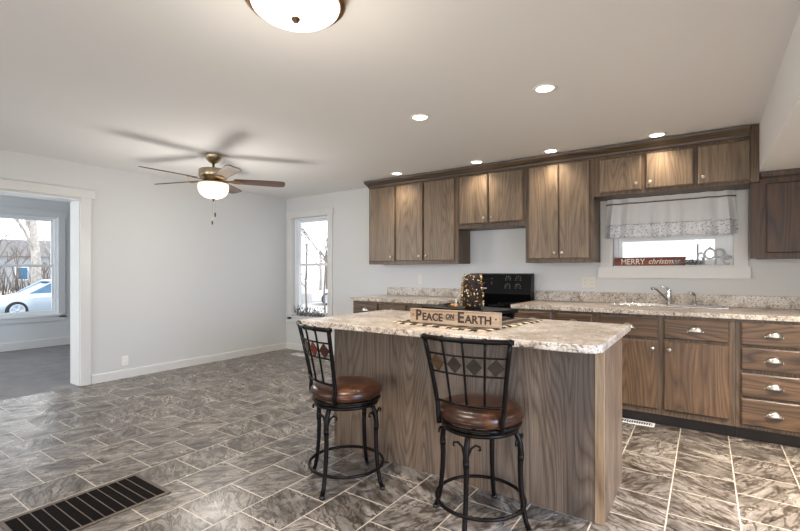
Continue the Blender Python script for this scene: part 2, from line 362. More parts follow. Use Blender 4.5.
# ------------------------------------------------------------------ the setting
TW = .2
DW = (-5.575, -4.77, .55, 2.14)          # dining window opening
KW = (-.78, .207, 1.325, 1.96)           # kitchen window opening
struct(MB().box(XL, XR, YR, YW, -.1, 0).build('floor', M['floor']))
struct(MB().box(XL-TW, XR+TW, YR-TW, YW+TW, ZC, ZC+.1).build('ceiling', M['ceil']))
wall_panel('wall_back', 'x', XL-TW, XR, 0, ZC, YW, YW+TW, [DW, KW], M['wall'])
DO = (.45, 2.035, 0, 2.07)               # opening to the carpeted room
wall_panel('wall_left', 'y', YR, YW, 0, ZC, XL-.24, XL, [DO], M['wall'])
wall_panel('wall_rear', 'x', XL-.24, XR, 0, ZC, YR-TW, YR, [(-4.8, -2.4, .5, 2.2), (-.25, 1.45, .1, 2.1)], M['wall'])
wall_panel('wall_right', 'y', YR-TW, YW+TW, 0, ZC, XR, XR+TW, [(.2, 1.8, .1, 2.06)], M['wall'])
XS, ZS = .362, 2.085
struct(MB().box(XS, XR, YR, YW, ZS, ZC).build('ceiling_soffit', M['ceil']))
# carpeted room beyond the opening
XD = -9.2; XI = XL-.24; FW = (1.93, 2.95, .54, 2.2)
struct(MB().box(XD, XI, -2, YW+TW, -.1, -.005).build('floor_den', M['carpet']))
struct(MB().box(XI, XL, .45, 2.035, -.1, -.002).build('floor_threshold', M['carpet']))
struct(MB().box(XD-TW, XI, -2, YW+TW, ZC, ZC+.1).build('ceiling_den', M['ceil']))
wall_panel('wall_den_far', 'y', -2, YW+TW, -.1, ZC, XD-TW, XD, [FW], M['den'])
struct(MB().box(XD, XI, YW, YW+TW, 0, ZC).build('wall_den_side', M['den']))
struct(MB().box(XD, XI, -2-TW, -2, 0, ZC).build('wall_den_near', M['den']))
# baseboards
bp = [(0, 0), (.014, 0), (.014, .088), (.008, .102), (0, .102)]
def base(name, path, prof=bp): struct(MB().sweep(path, prof).build(name, M['trim']))
base('baseboard_left', [(XL, 2.145), (XL, YW)])
base('baseboard_back', [(XL+.014, YW), (-3.6, YW)])
base('baseboard_den', [(XD, -1.95), (XD, YW)], [(0, 0), (.016, 0), (.016, .12), (.008, .14), (0, .14)])
# doorway casing
d = sroot('door_1')
MB().box(XL, XL+.022, 2.035, 2.137, 0, 2.09).build('casing', M['trim'], d, bevel=.002)
MB().box(XL, XL+.022, .345, .45, 0, 2.09).build('casing', M['trim'], d, bevel=.002)
MB().box(XL, XL+.03, .3, 2.175, 2.09, 2.185).build('header', M['trim'], d, bevel=.002)
MB().box(XI-.004, XL+.004, 2.028, 2.036, 0, 2.064).build('jamb', M['trim'], d)
MB().box(XI-.004, XL+.004, .449, .457, 0, 2.064).build('jamb', M['vinyl'], d)
MB().box(XI-.004, XL+.004, .449, 2.036, 2.063, 2.071).build('head_jamb', M['vinyl'], d)

def frame(m, axis, a0, a1, z0, z1, w, t0, t1):
    for r in ((a0, a1, z0, z0+w), (a0, a1, z1-w, z1), (a0, a0+w, z0+w, z1-w), (a1-w, a1, z0+w, z1-w)):
        if axis == 'x': m.box(r[0], r[1], t0, t1, r[2], r[3])
        else: m.box(t0, t1, r[0], r[1], r[2], r[3])
# dining window: double hung
wd = sroot('window_1'); x0, x1, z0, z1 = DW; zm = 1.385
m = MB(); m.box(x0-.098, x0, YW-.022, YW, z0-.06, z1); m.box(x1, x1+.098, YW-.022, YW, z0-.06, z1); m.build('casing', M['trim'], wd, bevel=.002)
MB().box(x0-.12, x1+.12, YW-.03, YW, z1, z1+.1).build('header', M['trim'], wd, bevel=.002)
MB().box(x0-.03, x1+.03, YW-.035, YW+.09, z0-.02, z0+.005).build('sill', M['trim'], wd, bevel=.003)
MB().box(x0-.098, x1+.098, YW-.022, YW, z0-.1, z0-.02).build('apron', M['trim'], wd, bevel=.002)
m = MB(); frame(m, 'x', x0, x1, z0, z1, .03, YW+.06, YW+.16); m.build('frame', M['vinyl'], wd)
m = MB(); frame(m, 'x', x0+.03, x1-.03, zm-.02, z1-.03, .035, YW+.11, YW+.14); m.build('sash', M['vinyl'], wd)
m = MB(); frame(m, 'x', x0+.03, x1-.03, z0+.03, zm+.02, .035, YW+.075, YW+.105); m.build('sash', M['vinyl'], wd)
MB().box(x0+.06, x1-.06, YW+.123, YW+.127, zm+.01, z1-.06).build('pane', M['glass'], wd)
MB().box(x0+.06, x1-.06, YW+.088, YW+.092, z0+.06, zm-.01).build('pane', M['glass'], wd)
# den window
wn_ = sroot('window_2'); y0, y1, z0, z1 = FW; zm = 1.37
m = MB(); m.box(XD, XD+.022, y0-.1, y0, z0-.06, z1); m.box(XD, XD+.022, y1, y1+.1, z0-.06, z1); m.build('casing', M['den'], wn_, bevel=.002)
MB().box(XD, XD+.028, y0-.12, y1+.12, z1, z1+.11).build('header', M['den'], wn_, bevel=.002)
MB().box(XD-.09, XD+.04, y0-.04, y1+.04, z0-.025, z0+.005).build('sill', M['vinyl'], wn_, bevel=.003)
MB().box(XD, XD+.022, y0-.1, y1+.1, z0-.11, z0-.025).build('apron', M['den'], wn_, bevel=.002)
m = MB(); frame(m, 'y', y0, y1, z0, z1, .03, XD-.16, XD-.06); m.build('frame', M['vinyl'], wn_)
m = MB(); frame(m, 'y', y0+.03, y1-.03, zm-.02, z1-.03, .035, XD-.14, XD-.11); m.build('sash', M['vinyl'], wn_)
m = MB(); frame(m, 'y', y0+.03, y1-.03, z0+.03, zm+.02, .035, XD-.105, XD-.075); m.build('sash', M['vinyl'], wn_)
MB().box(XD-.127, XD-.123, y0+.06, y1-.06, zm+.01, z1-.06).build('pane', M['glass'], wn_)
MB().box(XD-.092, XD-.088, y0+.06, y1-.06, z0+.06, zm-.01).build('pane', M['glass'], wn_)
# kitchen window
wk = sroot('window_3'); x0, x1, z0, z1 = KW
m = MB(); m.box(x0-.115, x0, YW-.02, YW, z0-.005, z1+.03); m.box(x1, x1+.105, YW-.02, YW, z0-.005, z1+.03); m.build('casing', M['trim'], wk, bevel=.002)
MB().box(x0-.14, x1+.125, YW-.026, YW, 1.205, z0-.005).build('apron', M['trim'], wk, bevel=.003)
MB().box(x0, x1, YW-.02, YW+.08, z0-.005, z0+.004).build('sill', M['trim'], wk)
m = MB(); frame(m, 'x', x0, x1, z0, z1, .04, YW+.06, YW+.16); m.build('frame', M['vinyl'], wk)
m = MB(); m.box(x0+.04, x0+.075, YW+.08, YW+.13, z0+.04, z1-.04); m.box(x1-.135, x1-.04, YW+.08, YW+.13, z0+.04, z1-.04)
m.box(x0+.075, x1-.135, YW+.08, YW+.13, z0+.04, z0+.06); m.box(x0+.075, x1-.135, YW+.08, YW+.13, 1.575, z1-.04); m.build('sash', M['vinyl'], wk)
MB().box(x0+.07, x1-.13, YW+.103, YW+.107, z0+.055, 1.58).build('pane', M['glass'], wk)

# ------------------------------------------------------------------ cabinets
ROTY = Matrix.Rotation(R(90), 4, 'X')            # lathe axis towards -y
def knob(parent, x, z, y):
    prof = [(.006, 0), (.006, .012), (.009, .016), (.015, .02), (.016, .026), (.012, .031), (1e-6, .033)]
    m = MB().lathe(prof, 14, Matrix.Translation((x, y, z)) @ ROTY)
    return m.build('knob', M['nickel'], parent)
def cup_pull(parent, x, z, y, a=.05, b=.044, c=.03):
    v = []; f = []; nu, nv = 14, 7
    for j in range(nv+1):
        q = PI/2*j/nv
        for i in range(nu+1):
            p = PI*i/nu
            v.append((x-a*math.cos(p)*(1 if j < nv else 1), y-c*math.sin(p)*math.sin(q)-.001, z+b*math.sin(p)*math.cos(q)))
    for j in range(nv):
        for i in range(nu): o = j*(nu+1)+i; f.append((o, o+1, o+nu+2, o+nu+1))
    m = MB(); m.add(v, f, True)
    m.box(x-a-.004, x+a+.004, y-.002, y, z-.002, z+.004)
    o = m.build('cup_pull', M['nickel'], parent); sd = o.modifiers.new('shell', 'SOLIDIFY'); sd.thickness = .002; return o
def wall_cabinet(label, x0, x1, z0, z1, doors, stiles, yf=4.655, group=None, mats=None):
    mb, mf, md = mats or (M['oak_frame'], M['oak_frame'], M['oak_z'])
    xc = (x0+x1)/2; t = thing('wall_cabinet', label, 'cabinet', (xc, yf, z0), 0, group)
    h = z1-z0; D = YW-yf-.004; L = lambda x: x-xc
    MB().box(L(x0), L(x1), .02, D, 0, h).build('body', mb, t)
    m = MB(); m.box(L(x0), L(x1), 0, .019, 0, .042); m.box(L(x0), L(x1), 0, .019, h-.05, h)
    for a, b in stiles: m.box(L(a), L(b), .0003, .019, .042, h-.05)
    m.build('face_frame', mf, t)
    for a, b, c, d, kx in doors:
        dr = MB().slab(L(a), L(b), c-z0, d-z0, -.001, -.024).build('door', md, t)
        if kx is not None: knob(dr, L(kx), c-z0+.055, -.024)
    return t
ZT = 2.385
zd0, zd1 = 1.405, 2.365
wall_cabinet('tall oak wall cabinet with three slab doors nearest the dining window', -3.71, -2.38, 1.368, ZT,
    [(-3.685, -3.284, zd0, zd1, -3.325), (-3.262, -2.863, zd0, zd1, -2.90), (-2.836, -2.43, zd0, zd1, -2.80)],
    [(-3.71, -3.67), (-3.295, -3.25), (-2.875, -2.825), (-2.44, -2.38)])
wall_cabinet('short oak wall cabinet with two doors hung above the black stove', -2.378, -1.582, 1.768, ZT,
    [(-2.357, -2.008, 1.818, zd1, -2.045), (-1.985, -1.612, 1.818, zd1, -1.95)],
    [(-2.378, -2.345), (-2.02, -1.975), (-1.625, -1.582)])
wall_cabinet('tall oak wall cabinet with two doors between stove and sink window', -1.58, -.90, 1.366, ZT,
    [(-1.541, -1.236, zd0, zd1, -1.27), (-1.223, -.94, zd0, zd1, -1.19)],
    [(-1.58, -1.53), (-1.25, -1.21), (-.95, -.90)])
wall_cabinet('long low oak cabinet with three doors above the sink window', -.898, .36, 2.002, ZT,
    [(-.844, -.49, 2.032, 2.35, -.53), (-.449, -.084, 2.032, 2.35, -.415), (-.052, .308, 2.028, 2.355, -.015)],
    [(-.898, -.83), (-.50, -.44), (-.095, -.04), (.30, .36)])
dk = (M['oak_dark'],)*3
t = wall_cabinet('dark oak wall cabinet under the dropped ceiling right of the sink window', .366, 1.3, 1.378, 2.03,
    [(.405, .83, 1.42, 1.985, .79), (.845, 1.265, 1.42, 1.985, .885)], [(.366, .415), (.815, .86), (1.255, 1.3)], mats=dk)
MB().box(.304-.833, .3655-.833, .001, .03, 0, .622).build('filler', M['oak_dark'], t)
# crown moulding and end trims
m = MB(); prof = [(-.002, ZT+.001), (.012, ZT+.001), (.016, ZT+.02), (.03, ZT+.035), (.05, ZT+.062), (.055, ZT+.085), (-.002, ZT+.085)]
m.sweep([(-3.705, YW-.004), (-3.705, 4.65), (.30, 4.65)], prof)
o = m.build('crown_molding', M['oak_frame_x']); tag(o, 'stained oak crown moulding running along the tops of the wall cabinets', 'moulding')
o = MB().box(.305, .3605, 4.622, 4.653, 2.002, ZC-.006).build('filler_strip', M['oak_frame']); tag(o, 'upright oak filler strip where wall cabinets end at the dropped ceiling', 'trim strip')
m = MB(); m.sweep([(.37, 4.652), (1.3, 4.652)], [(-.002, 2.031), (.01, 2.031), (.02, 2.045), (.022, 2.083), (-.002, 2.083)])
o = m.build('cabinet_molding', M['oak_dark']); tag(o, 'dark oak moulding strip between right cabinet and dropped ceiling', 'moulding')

YB, YF = YW-.004, 4.194
ZU = .913      # underside of worktop
def base_cabinet(label, x0, x1, fronts, stiles, rails, group=None, top=ZU):
    xc = (x0+x1)/2; t = thing('base_cabinet', label, 'cabinet', (xc, YF, 0), 0, group); L = lambda x: x-xc
    MB().box(L(x0), L(x1), .02, YB-YF, .1, top).build('body', M['oak_frame'], t)
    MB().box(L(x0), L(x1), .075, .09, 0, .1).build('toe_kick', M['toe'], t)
    m = MB(); m.box(L(x0), L(x1), 0, .019, .1, .14); m.box(L(x0), L(x1), 0, .019, ZU-.025, ZU)
    for a, b in stiles: m.box(L(a), L(b), .0003, .019, .14, ZU-.025)
    for a, b in rails: m.box(L(x0)+.001, L(x1)-.001, .0006, .019, a, b)
    m.build('face_frame', M['oak_frame'], t)
    for kind, a, b, c, d, k in fronts:
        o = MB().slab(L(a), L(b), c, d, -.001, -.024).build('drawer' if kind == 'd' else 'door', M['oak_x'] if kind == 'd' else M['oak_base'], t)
        if kind == 'd' and k: cup_pull(o, L((a+b)/2), (c+d)/2-.012, -.024)
        if kind == 'o': knob(o, L(k), d-.06, -.024)
    return t
zdr = (.728, .892)
def dd(a, b, kx, pull=True): return [('d', a, b, zdr[0], zdr[1], pull), ('o', a, b, .148, .704, kx)]
base_cabinet('oak base cabinet left of the black stove under the dining side worktop', -3.595, -2.365,
    dd(-3.565, -3.205, -3.24)+dd(-3.165, -2.80, -3.13)+dd(-2.765, -2.395, -2.43),
    [(-3.595, -3.55), (-3.215, -3.155), (-2.81, -2.755), (-2.405, -2.365)], [(.69, .75)])
base_cabinet('narrow oak base cabinet right beside the black stove', -1.562, -.792,
    dd(-1.52, -1.175, -1.21)+dd(-1.14, -.825, -1.105), [(-1.562, -1.51), (-1.185, -1.13), (-.835, -.792)], [(.69, .75)])
base_cabinet('oak sink base cabinet with two knobbed doors and two drawer fronts', -.79, .186,
    dd(-.755, -.32, -.355)+dd(-.278, .150, -.24), [(-.79, -.745), (-.33, -.268), (.14, .186)], [(.69, .75)], top=.76)
dw = [('d', .219, .60, a, b, True) for a, b in ((.722, .889), (.54, .706), (.344, .515), (.128, .328))]
base_cabinet('oak base cabinet with a stack of four cup pull drawers', .188, .64, dw, [(.188, .23), (.59, .64)], [(.695, .735), (.505, .55), (.32, .355)])
base_cabinet('plain oak base cabinet at the far right end of the worktop', .642, 1.55, dd(.675, 1.08, 1.045)+dd(1.11, 1.52, 1.145), [(.642, .685), (1.07, 1.12), (1.51, 1.55)], [(.69, .75)])

# worktops
ZK = .953
def counter(m, x0, x1, y0, y1, z0, z1, hole=None):
    if hole is None: m.box(x0, x1, y0, y1, z0, z1); return
    a, b, c, d = hole
    xs = [x0, a, b, x1]; ys = [y0, c, d, y1]
    V = {}; v = []; f = []
    for z in (z0, z1):
        for i, x in enumerate(xs):
            for j, y in enumerate(ys): V[i, j, z] = len(v); v.append((x, y, z))
    for i in range(3):
        for j in range(3):
            if (i, j) == (1, 1): continue
            q = [(i, j), (i+1, j), (i+1, j+1), (i, j+1)]
            f.append(tuple(V[p+(z1,)] for p in q)); f.append(tuple(V[p+(z0,)] for p in q[::-1]))
    per = [(0, 0), (1, 0), (2, 0), (3, 0), (3, 1), (3, 2), (3, 3), (2, 3), (1, 3), (0, 3), (0, 2), (0, 1)]
    for lst in (per, [(1, 1), (1, 2), (2, 2), (2, 1)]):
        for k in range(len(lst)):
            p, q = lst[k], lst[(k+1) % len(lst)]; f.append((V[p+(z0,)], V[q+(z0,)], V[q+(z1,)], V[p+(z1,)]))
    m.add(v, f)
t = thing('worktop', 'speckled cream laminate worktop left of the stove', 'worktop', (-3.0, 4.16, ZU))
m = MB(); counter(m, -.632, .636, 0, YB-4.16, .001, ZK-ZU); m.build('slab', M['granite'], t, bevel=.006)
MB().box(-.632, .636, YB-.02-4.16, YB-4.16, ZK-ZU+.0005, ZK-ZU+.105).build('backsplash', M['granite'], t, bevel=.003)
t = thing('worktop', 'long speckled cream laminate worktop holding the sink', 'worktop', (0, 4.16, ZU))
SK = (-.715, .135, 4.66, 4.875)
m = MB(); counter(m, -1.562, 1.56, 0, YB-4.16, .001, ZK-ZU, (SK[0], SK[1], SK[2]-4.16, SK[3]-4.16)); m.build('slab', M['granite'], t, bevel=.006)
MB().box(-1.562, 1.56, YB-.02-4.16, YB-4.16, ZK-ZU+.0005, ZK-ZU+.105).build('backsplash', M['granite'], t, bevel=.003)
# sink
t = thing('kitchen_sink', 'stainless double bowl sink set in the worktop below the window', 'sink', (-.29, 4.75, ZK))
m = MB(); counter(m, -.455, .455, -.14, .16, .0005, .012, (-.42, .42, -.085, .12)); m.build('rim', M['steel'], t, bevel=.004)
for sx in (-1, 1):
    a, b = (.012, .418) if sx > 0 else (-.418, -.012); v = []
    lv = [(0, .008), (.012, -.02), (.02, -.15), (.05, -.165)]
    for ins, z in lv: v += [(a+ins, -.083+ins*.7, z), (b-ins, -.083+ins*.7, z), (b-ins, .118-ins*.7, z), (a+ins, .118-ins*.7, z)]
    f = [(12, 13, 14, 15)]+[(r*4+i, r*4+(i+1) % 4, r*4+4+(i+1) % 4, r*4+4+i) for r in range(3) for i in range(4)]
    mm = MB(); mm.add(v, f); mm.build('bowl', M['steel'], t)
MB().box(-.012, .012, -.083, .118, -.12, .009).build('divider', M['steel'], t, bevel=.003)
# faucet
t = thing('faucet', 'single lever chrome faucet with slanted spout behind the sink', 'faucet', (-.285, 4.905, ZK+.012))
MB().lathe([(.026, 0), (.026, .008), (.02, .014), (.018, .1), (.02, .125), (.014, .14), (1e-6, .144)], 18).build('body', M['chrome'], t)
MB().tube([(-.004, -.006, .035), (-.05, -.06, .09), (-.095, -.115, .143), (-.115, -.14, .152), (-.128, -.155, .146)], [.012, .0115, .011, .012, .0125], 10).build('spout', M['chrome'], t)
MB().tube([(0, 0, .14), (-.03, -.008, .158), (-.075, -.02, .166)], [.008, .006, .005], 8).build('lever', M['chrome'], t)
t = thing('side_sprayer', 'small chrome side sprayer standing right of the faucet', 'sprayer', (-.08, 4.905, ZK+.012))
MB().lathe([(.02, 0), (.02, .006), (.012, .012), (.011, .085), (1e-6, .09)], 14).build('stem', M['chrome'], t)
MB().tube([(.002, 0, .08), (-.006, -.005, .1), (-.025, -.012, .11), (-.045, -.02, .106)], [.011, .012, .012, .013], 10).build('head', M['chrome'], t)

# ------------------------------------------------------------------ stove
t = thing('electric_range', 'black electric stove with upright control panel between the base cabinets', 'stove', (-1.965, 4.12, 0))
MB().box(-.378, .378, .04, .83, .03, .905).build('body', M['black'], t, bevel=.004)
MB().box(-.382, .382, .0, .80, .905, .925).build('cooktop', M['blackglass'], t, bevel=.004)
o = MB().box(-.375, .375, .0, .038, .24, .83).build('oven_door', M['black'], t, bevel=.006)
MB().box(-.26, .26, -.003, .002, .4, .68).build('window', M['blackglass'], o)
MB().tube([(-.3, -.001, .77), (-.3, -.05, .775), (.3, -.05, .775), (.3, -.001, .77)], .012, 10).build('handle', M['black'], o)
MB().box(-.375, .375, .005, .038, .04, .23).build('storage_drawer', M['black'], t, bevel=.006)
MB().box(-.375, .375, .002, .038, .84, .9).build('front_panel', M['blackglass'], t, bevel=.003)
m = MB(); m.add([(x, y, z) for x in (-.382, .382) for y, z in ((.74, .926), (.70, 1.02), (.745, 1.235), (.775, 1.25), (.84, 1.25), (.84, .926))],
    [(0, 1, 2, 3, 4, 5), (6, 7, 8, 9, 10, 11)]+[(i, (i+1) % 6, 6+(i+1) % 6, 6+i) for i in range(6)])
bgd = m.build('backguard', M['black'], t, bevel=.004)
tilt = math.atan2(.045, .215)
def on_panel(x, z, out=.001): return Matrix.Translation((x, .70+(z-1.02)*.045/.215-out, z)) @ Matrix.Rotation(-tilt, 4, 'X')
for x in (.115, .235):
    for z in (1.10, 1.19):
        MB().lathe([(.022, 0), (.022, .006), (.016, .008), (.014, .022), (1e-6, .023)], 16, on_panel(x, z) @ ROTY).build('knob', M['blackmatte'], bgd)
for x in (.115, .235):
    for z in (1.10, 1.19):
        m = MB()
        for k in range(7):
            q = R(-120+40*k); m.box(-.0022, .0022, -.0012, .0002, -.003, .003, on_panel(x+.031*math.sin(q), z+.031*math.cos(q)))
        m.build('dial_print', M['whitemark'], bgd)
m = MB(); m.box(-.06, .05, -.0015, .0002, -.014, .014, on_panel(-.155, 1.185)); m.build('display', M['blackglass'], bgd)
M['buttons'] = plain('dim_button_print', (92, 76, 72), .5, 0, .1, 20)
for x, z in ((-.29, 1.19), (-.265, 1.19), (-.29, 1.15), (-.265, 1.15), (-.17, 1.14), (-.08, 1.19), (-.08, 1.15), (-.08, 1.13)): MB().box(-.009, .009, -.0012, .0002, -.004, .004, on_panel(x, z)).build('button', M['buttons'], bgd)
m = MB(); m.box(-.034, .034, -.0015, .0002, -.006, .006, on_panel(-.17, 1.078)); m.build('maker_badge', M['whitemark'], bgd)
M['burner'] = plain('burner_print', (70, 70, 72), .3, 0, .1, 10)
for cx_, cy_, r_ in ((-.19, .2, .1), (.19, .2, .08), (-.19, .52, .08), (.19, .52, .1)): MB().lathe([(r_, .9251), (r_, .9256), (r_-.004, .9256), (r_-.004, .9251)], 32, Matrix.Translation((cx_, cy_, 0))).build('burner_ring', M['burner'], t)

# ------------------------------------------------------------------ island
ZI = .935
IX0, IX1, IY0, IY1 = -2.24, -.415, 2.40, 2.98
t = thing('kitchen_island', 'weathered oak panelled island cabinet in the middle of the room', 'island', ((IX0+IX1)/2, IY0, 0))
hw = (IX1-IX0)/2; D = IY1-IY0
MB().box(-hw+.012, hw-.012, .012, D-.02, .0, ZI-.04).build('body', M['oak_frame'], t)
MB().box(-hw+.001, hw-.046, .002, .0115, .0, ZI-.04).build('back_panel', M['oak_panel'], t)
MB().box(hw-.045, hw, 0, .0115, 0, ZI-.04).build('corner_trim', wood('corner_oak', 'Z', (112, 88, 64), (142, 116, 88), (158, 132, 104), (225, 225, 225), 14), t, bevel=.002)
MB().box(hw-.0115, hw-.001, .013, D, 0, ZI-.04).build('end_panel', M['oak_panel'], t)
MB().box(-hw+.001, -hw+.0115, .013, D, 0, ZI-.04).build('end_panel', M['oak_panel'], t)
for k in range(3):
    a = -hw+.04+k*(2*hw-.06)/3; b = a+(2*hw-.06)/3-.03
    m = MB().slab(-b, -a, .14, .7, -.001, -.02); m.v = [(-x, D-.02-y, z) for x, y, z in m.v]; m.build('door', M['oak_z'], t)
    m = MB().slab(-b, -a, .73, .87, -.001, -.02); m.v = [(-x, D-.02-y, z) for x, y, z in m.v]; m.build('drawer', M['oak_x'], t)
ch = .075; X0, X1, Y0, Y1 = -2.33, -.388, 2.132, 3.15
poly = [(X0+.012, Y0), (X1-.095, Y0), (X1-.035, Y0+.015), (X1, Y0+.065), (X1, Y1), (X0, Y1), (X0, Y0+.012)]
cxi, cyi = (X0+X1)/2, (Y0+Y1)/2
m = MB().prism([(x-cxi, y-cyi) for x, y in poly], 0.001, .04)
o = m.build('worktop', M['granite'], None, (cxi, cyi, ZI-.04), bevel=.006); tag(o, 'speckled cream laminate worktop on the island with clipped corners', 'worktop')

# ------------------------------------------------------------------ bar stools
def ring(m, r, z, rad, n=36, cx=0, cy=0): m.tube([(cx+r*math.cos(2*PI*k/n), cy+r*math.sin(2*PI*k/n), z) for k in range(n)], rad, 8, True)
def make_stool(label, loc, leg_rot, back_rot):
    t = thing('bar_stool', label, 'bar stool', loc, 0, 'swivel bar stools at the island')
    br = back_rot-leg_rot
    t.rotation_euler.z = leg_rot
    # legs
    for k in range(4):
        q = PI/2*k; c, s_ = math.cos(q), math.sin(q)
        prof = [(.165, .487), (.188, .47), (.203, .43), (.208, .38), (.205, .31), (.208, .22), (.218, .12), (.232, .05), (.247, .012)]
        lg = MB().tube([(r*c, r*s_, z) for r, z in prof], [.013, .014, .0145, .0145, .0135, .013, .0125, .0125, .0135], 10).build('leg', M['iron'], t)
        MB().lathe([(.016, 0), (.0165, .012), (.013, .016)], 12, Matrix.Translation((.2485*c, .2485*s_, 0))).build('foot_cap', M['blackmatte'], lg)
        sc = MB()
        for sd in (-1, 1):
            pts = []
            for (a, z) in ((.004, .355), (.010, .40), (.022, .435), (.045, .455), (.066, .45), (.068, .436), (.058, .433)):
                rr = .207 if z < .42 else .2
                pts.append((rr*c-sd*a*s_, rr*s_+sd*a*c, z))
            sc.tube(pts, [.006, .006, .006, .006, .006, .005, .004], 6)
        sc.tube([(.2065*c, .2065*s_, .345), (.2085*c, .2085*s_, .375)], .0158, 10)
        sc.build('scroll', M['iron'], lg)
    m = MB(); ring(m, .223, .118, .0095); m.build('footrest_ring', M['iron'], t)
    m = MB(); ring(m, .185, .489, .0115); m.build('base_ring', M['iron'], t)
    m = MB(); m.box(-.09, .09, -.09, .09, .497, .509); m.lathe([(.05, .478), (.05, .512)], 20); ring(m, .2, .517, .010)
    for k in range(4):
        q = PI/4+PI/2*k; m.tube([(.08*math.cos(q), .08*math.sin(q), .503), (.2*math.cos(q), .2*math.sin(q), .515)], .008, 6)
    m.tube([(-.185, 0, .489), (.185, 0, .489)], .008, 6); m.tube([(0, -.185, .489), (0, .185, .489)], .008, 6)
    m.build('swivel_frame', M['iron'], t)
    cu = MB().lathe([(.05, .527), (.19, .526), (.208, .533), (.216, .552), (.214, .573), (.2, .59), (.17, .598), (.1, .602), (1e-6, .603)], 40).build('seat_cushion', M['leather'], t)
    m = MB(); ring(m, .2165, .553, .0028, 40); m.build('piping', M['leather'], cu)
    # backrest
    bk = bpy.data.objects.new('backrest', None); C.objects.link(bk); bk.parent = t; bk.rotation_euler.z = br
    def P(s_, z):            # s_ in -1..1 across the back; x points outwards
        f = max(0, (z-.52)/.44)
        half = .16+.054*f**1.3
        bow = .045
        x = .147+.075*f**1.2+bow*(1-s_*s_)*(.75+.25*f)+(.012 if z < .56 else 0)
        return (x, half*s_, z)
    for sd in (-1, 1):
        po = MB().tube([P(sd, .517+(.945-.517)*k/10) for k in range(11)], .0115, 10).build('post', M['iron'], bk)
    arc = lambda z, n=14: [P(-1+2*k/n, z) for k in range(n+1)]
    m = MB(); pts = arc(.952); m.tube([Vector(pts[0])+(Vector(pts[0])-Vector(pts[1]))*.5]+pts+[Vector(pts[-1])+(Vector(pts[-1])-Vector(pts[-2]))*.5], .0125, 10)
    for sg in (-1, -.5, 0, .5, 1): m.ball(P(sg, .952), .0165, 8)
    m.build('top_rail', M['iron'], bk)
    for z in (.875, .785): MB().tube(arc(z), .0052, 8).build('cross_rail', M['iron'], bk)
    MB().tube(arc(.635), .0075, 8).build('cross_rail', M['iron'], bk)
    for sg in (-.5, 0, .5): MB().tube([P(sg, .635+(.952-.635)*k/6) for k in range(7)], .0062, 8).build('spindle', M['iron'], bk)
    cols = ((86, 66, 44), (60, 50, 44), (58, 50, 42), (62, 52, 42)) if 'window' not in label else ((92, 88, 82), (84, 80, 74), (124, 56, 42), (74, 46, 36))
    for i, sg in enumerate((-.75, -.25, .25, .75)):
        a = Vector(P(sg-.2, .83)); b = Vector(P(sg+.2, .83)); tp = Vector(P(sg, .872)); bt = Vector(P(sg, .788)); nrm = (b-a).cross(tp-bt).normalized()*.004
        m = MB(); m.add([a+nrm, tp+nrm, b+nrm, bt+nrm, a-nrm, tp-nrm, b-nrm, bt-nrm], [(0, 1, 2, 3), (7, 6, 5, 4)]+[(k, (k+1) % 4, 4+(k+1) % 4, 4+k) for k in range(4)])
        m.build('diamond', plain('diamond_%d%s' % (i, 'ab'['window' in label]), tuple(int(v_*.8) for v_ in cols[i]), .4, 0, .15, 30, **{'Specular IOR Level': .25}), bk)
    return t
make_stool('brown leather bar stool at the island corner on the dining window side', (-1.80, 2.038, 0), R(8), R(-111))
make_stool('brown leather bar stool nearest the camera in front of the island panel', (-.953, 2.108, 0), R(6), R(-84))

# ------------------------------------------------------------------ things on the island
def flat_tassels(m, pts, d):
    for p in pts:
        jx, jy = random.uniform(-.3, .3), random.uniform(-.1, .3)
        m.tube([p, (p[0]+d[0]*.02+jx*.006, p[1]+d[1]*.02+jx*.006, p[2]+.001), (p[0]+d[0]*.038+jx*.02, p[1]+d[1]*.038+jx*.02, p[2]-.001)], [.0035, .0042, .003], 5)
t = thing('table_mat', 'dark striped woven mat with fringe lying under the tray on the island', 'mat', (-1.30, 2.70, ZI), R(-8))
mw, ml = .315, .36
MB().box(-mw, mw, -ml, ml, .0005, .0085).build('woven_cloth', M['mat'], t, bevel=.001)
m = MB()
flat_tassels(m, [(-mw+2*mw*k/30, -ml, .004) for k in range(31)], (0, -1)); flat_tassels(m, [(mw, -ml+2*ml*k/31, .004) for k in range(32)], (1, 0)); flat_tassels(m, [(-mw, -ml+2*ml*k/31, .004) for k in range(32)], (-1, 0))
fo = m.build('fringe', M['tassel'], t); fo.data.materials.append(M['berry'])
for pgn in fo.data.polygons:
    cc = pgn.center; side = cc.x if abs(cc.y) > ml-.001 and abs(cc.x) < mw else cc.y
    if int(math.floor(side/.044)) % 2: pgn.material_index = 1
t = thing('wooden_sign', 'tan wooden block sign reading PEACE ON EARTH', 'sign', (-1.275, 2.41, ZI+.0092))
hw = .305; hz = .088
MB().box(-hw, hw, 0, .038, 0, hz).build('board', M['signface'], t, bevel=.0015)
for its in ([('P', 0.092, -.262, 0.019, 0, .045), ('EACE', 0.066, -.213, 0.019, 0, .148)], [('ON', 0.043, -.046, 0.037, .15, .062)], [('E', 0.092, .036, 0.019, 0, .046), ('ARTH', 0.066, .088, 0.019, 0, .168)]):
    o = text_mesh('word', its, M['signink'], t, .001); o.location.y = -.001
m = MB()
for x in (-.282, .284): m.lathe([(1e-6, -.001), (.005, -.001), (.005, .001), (1e-6, .001)], 10, Matrix.Translation((x, -.0005, .05)) @ ROTY)
m.box(-.04, .018, -.0012, .0002, .028, .032)
m.build('ornament', M['signink'], t)
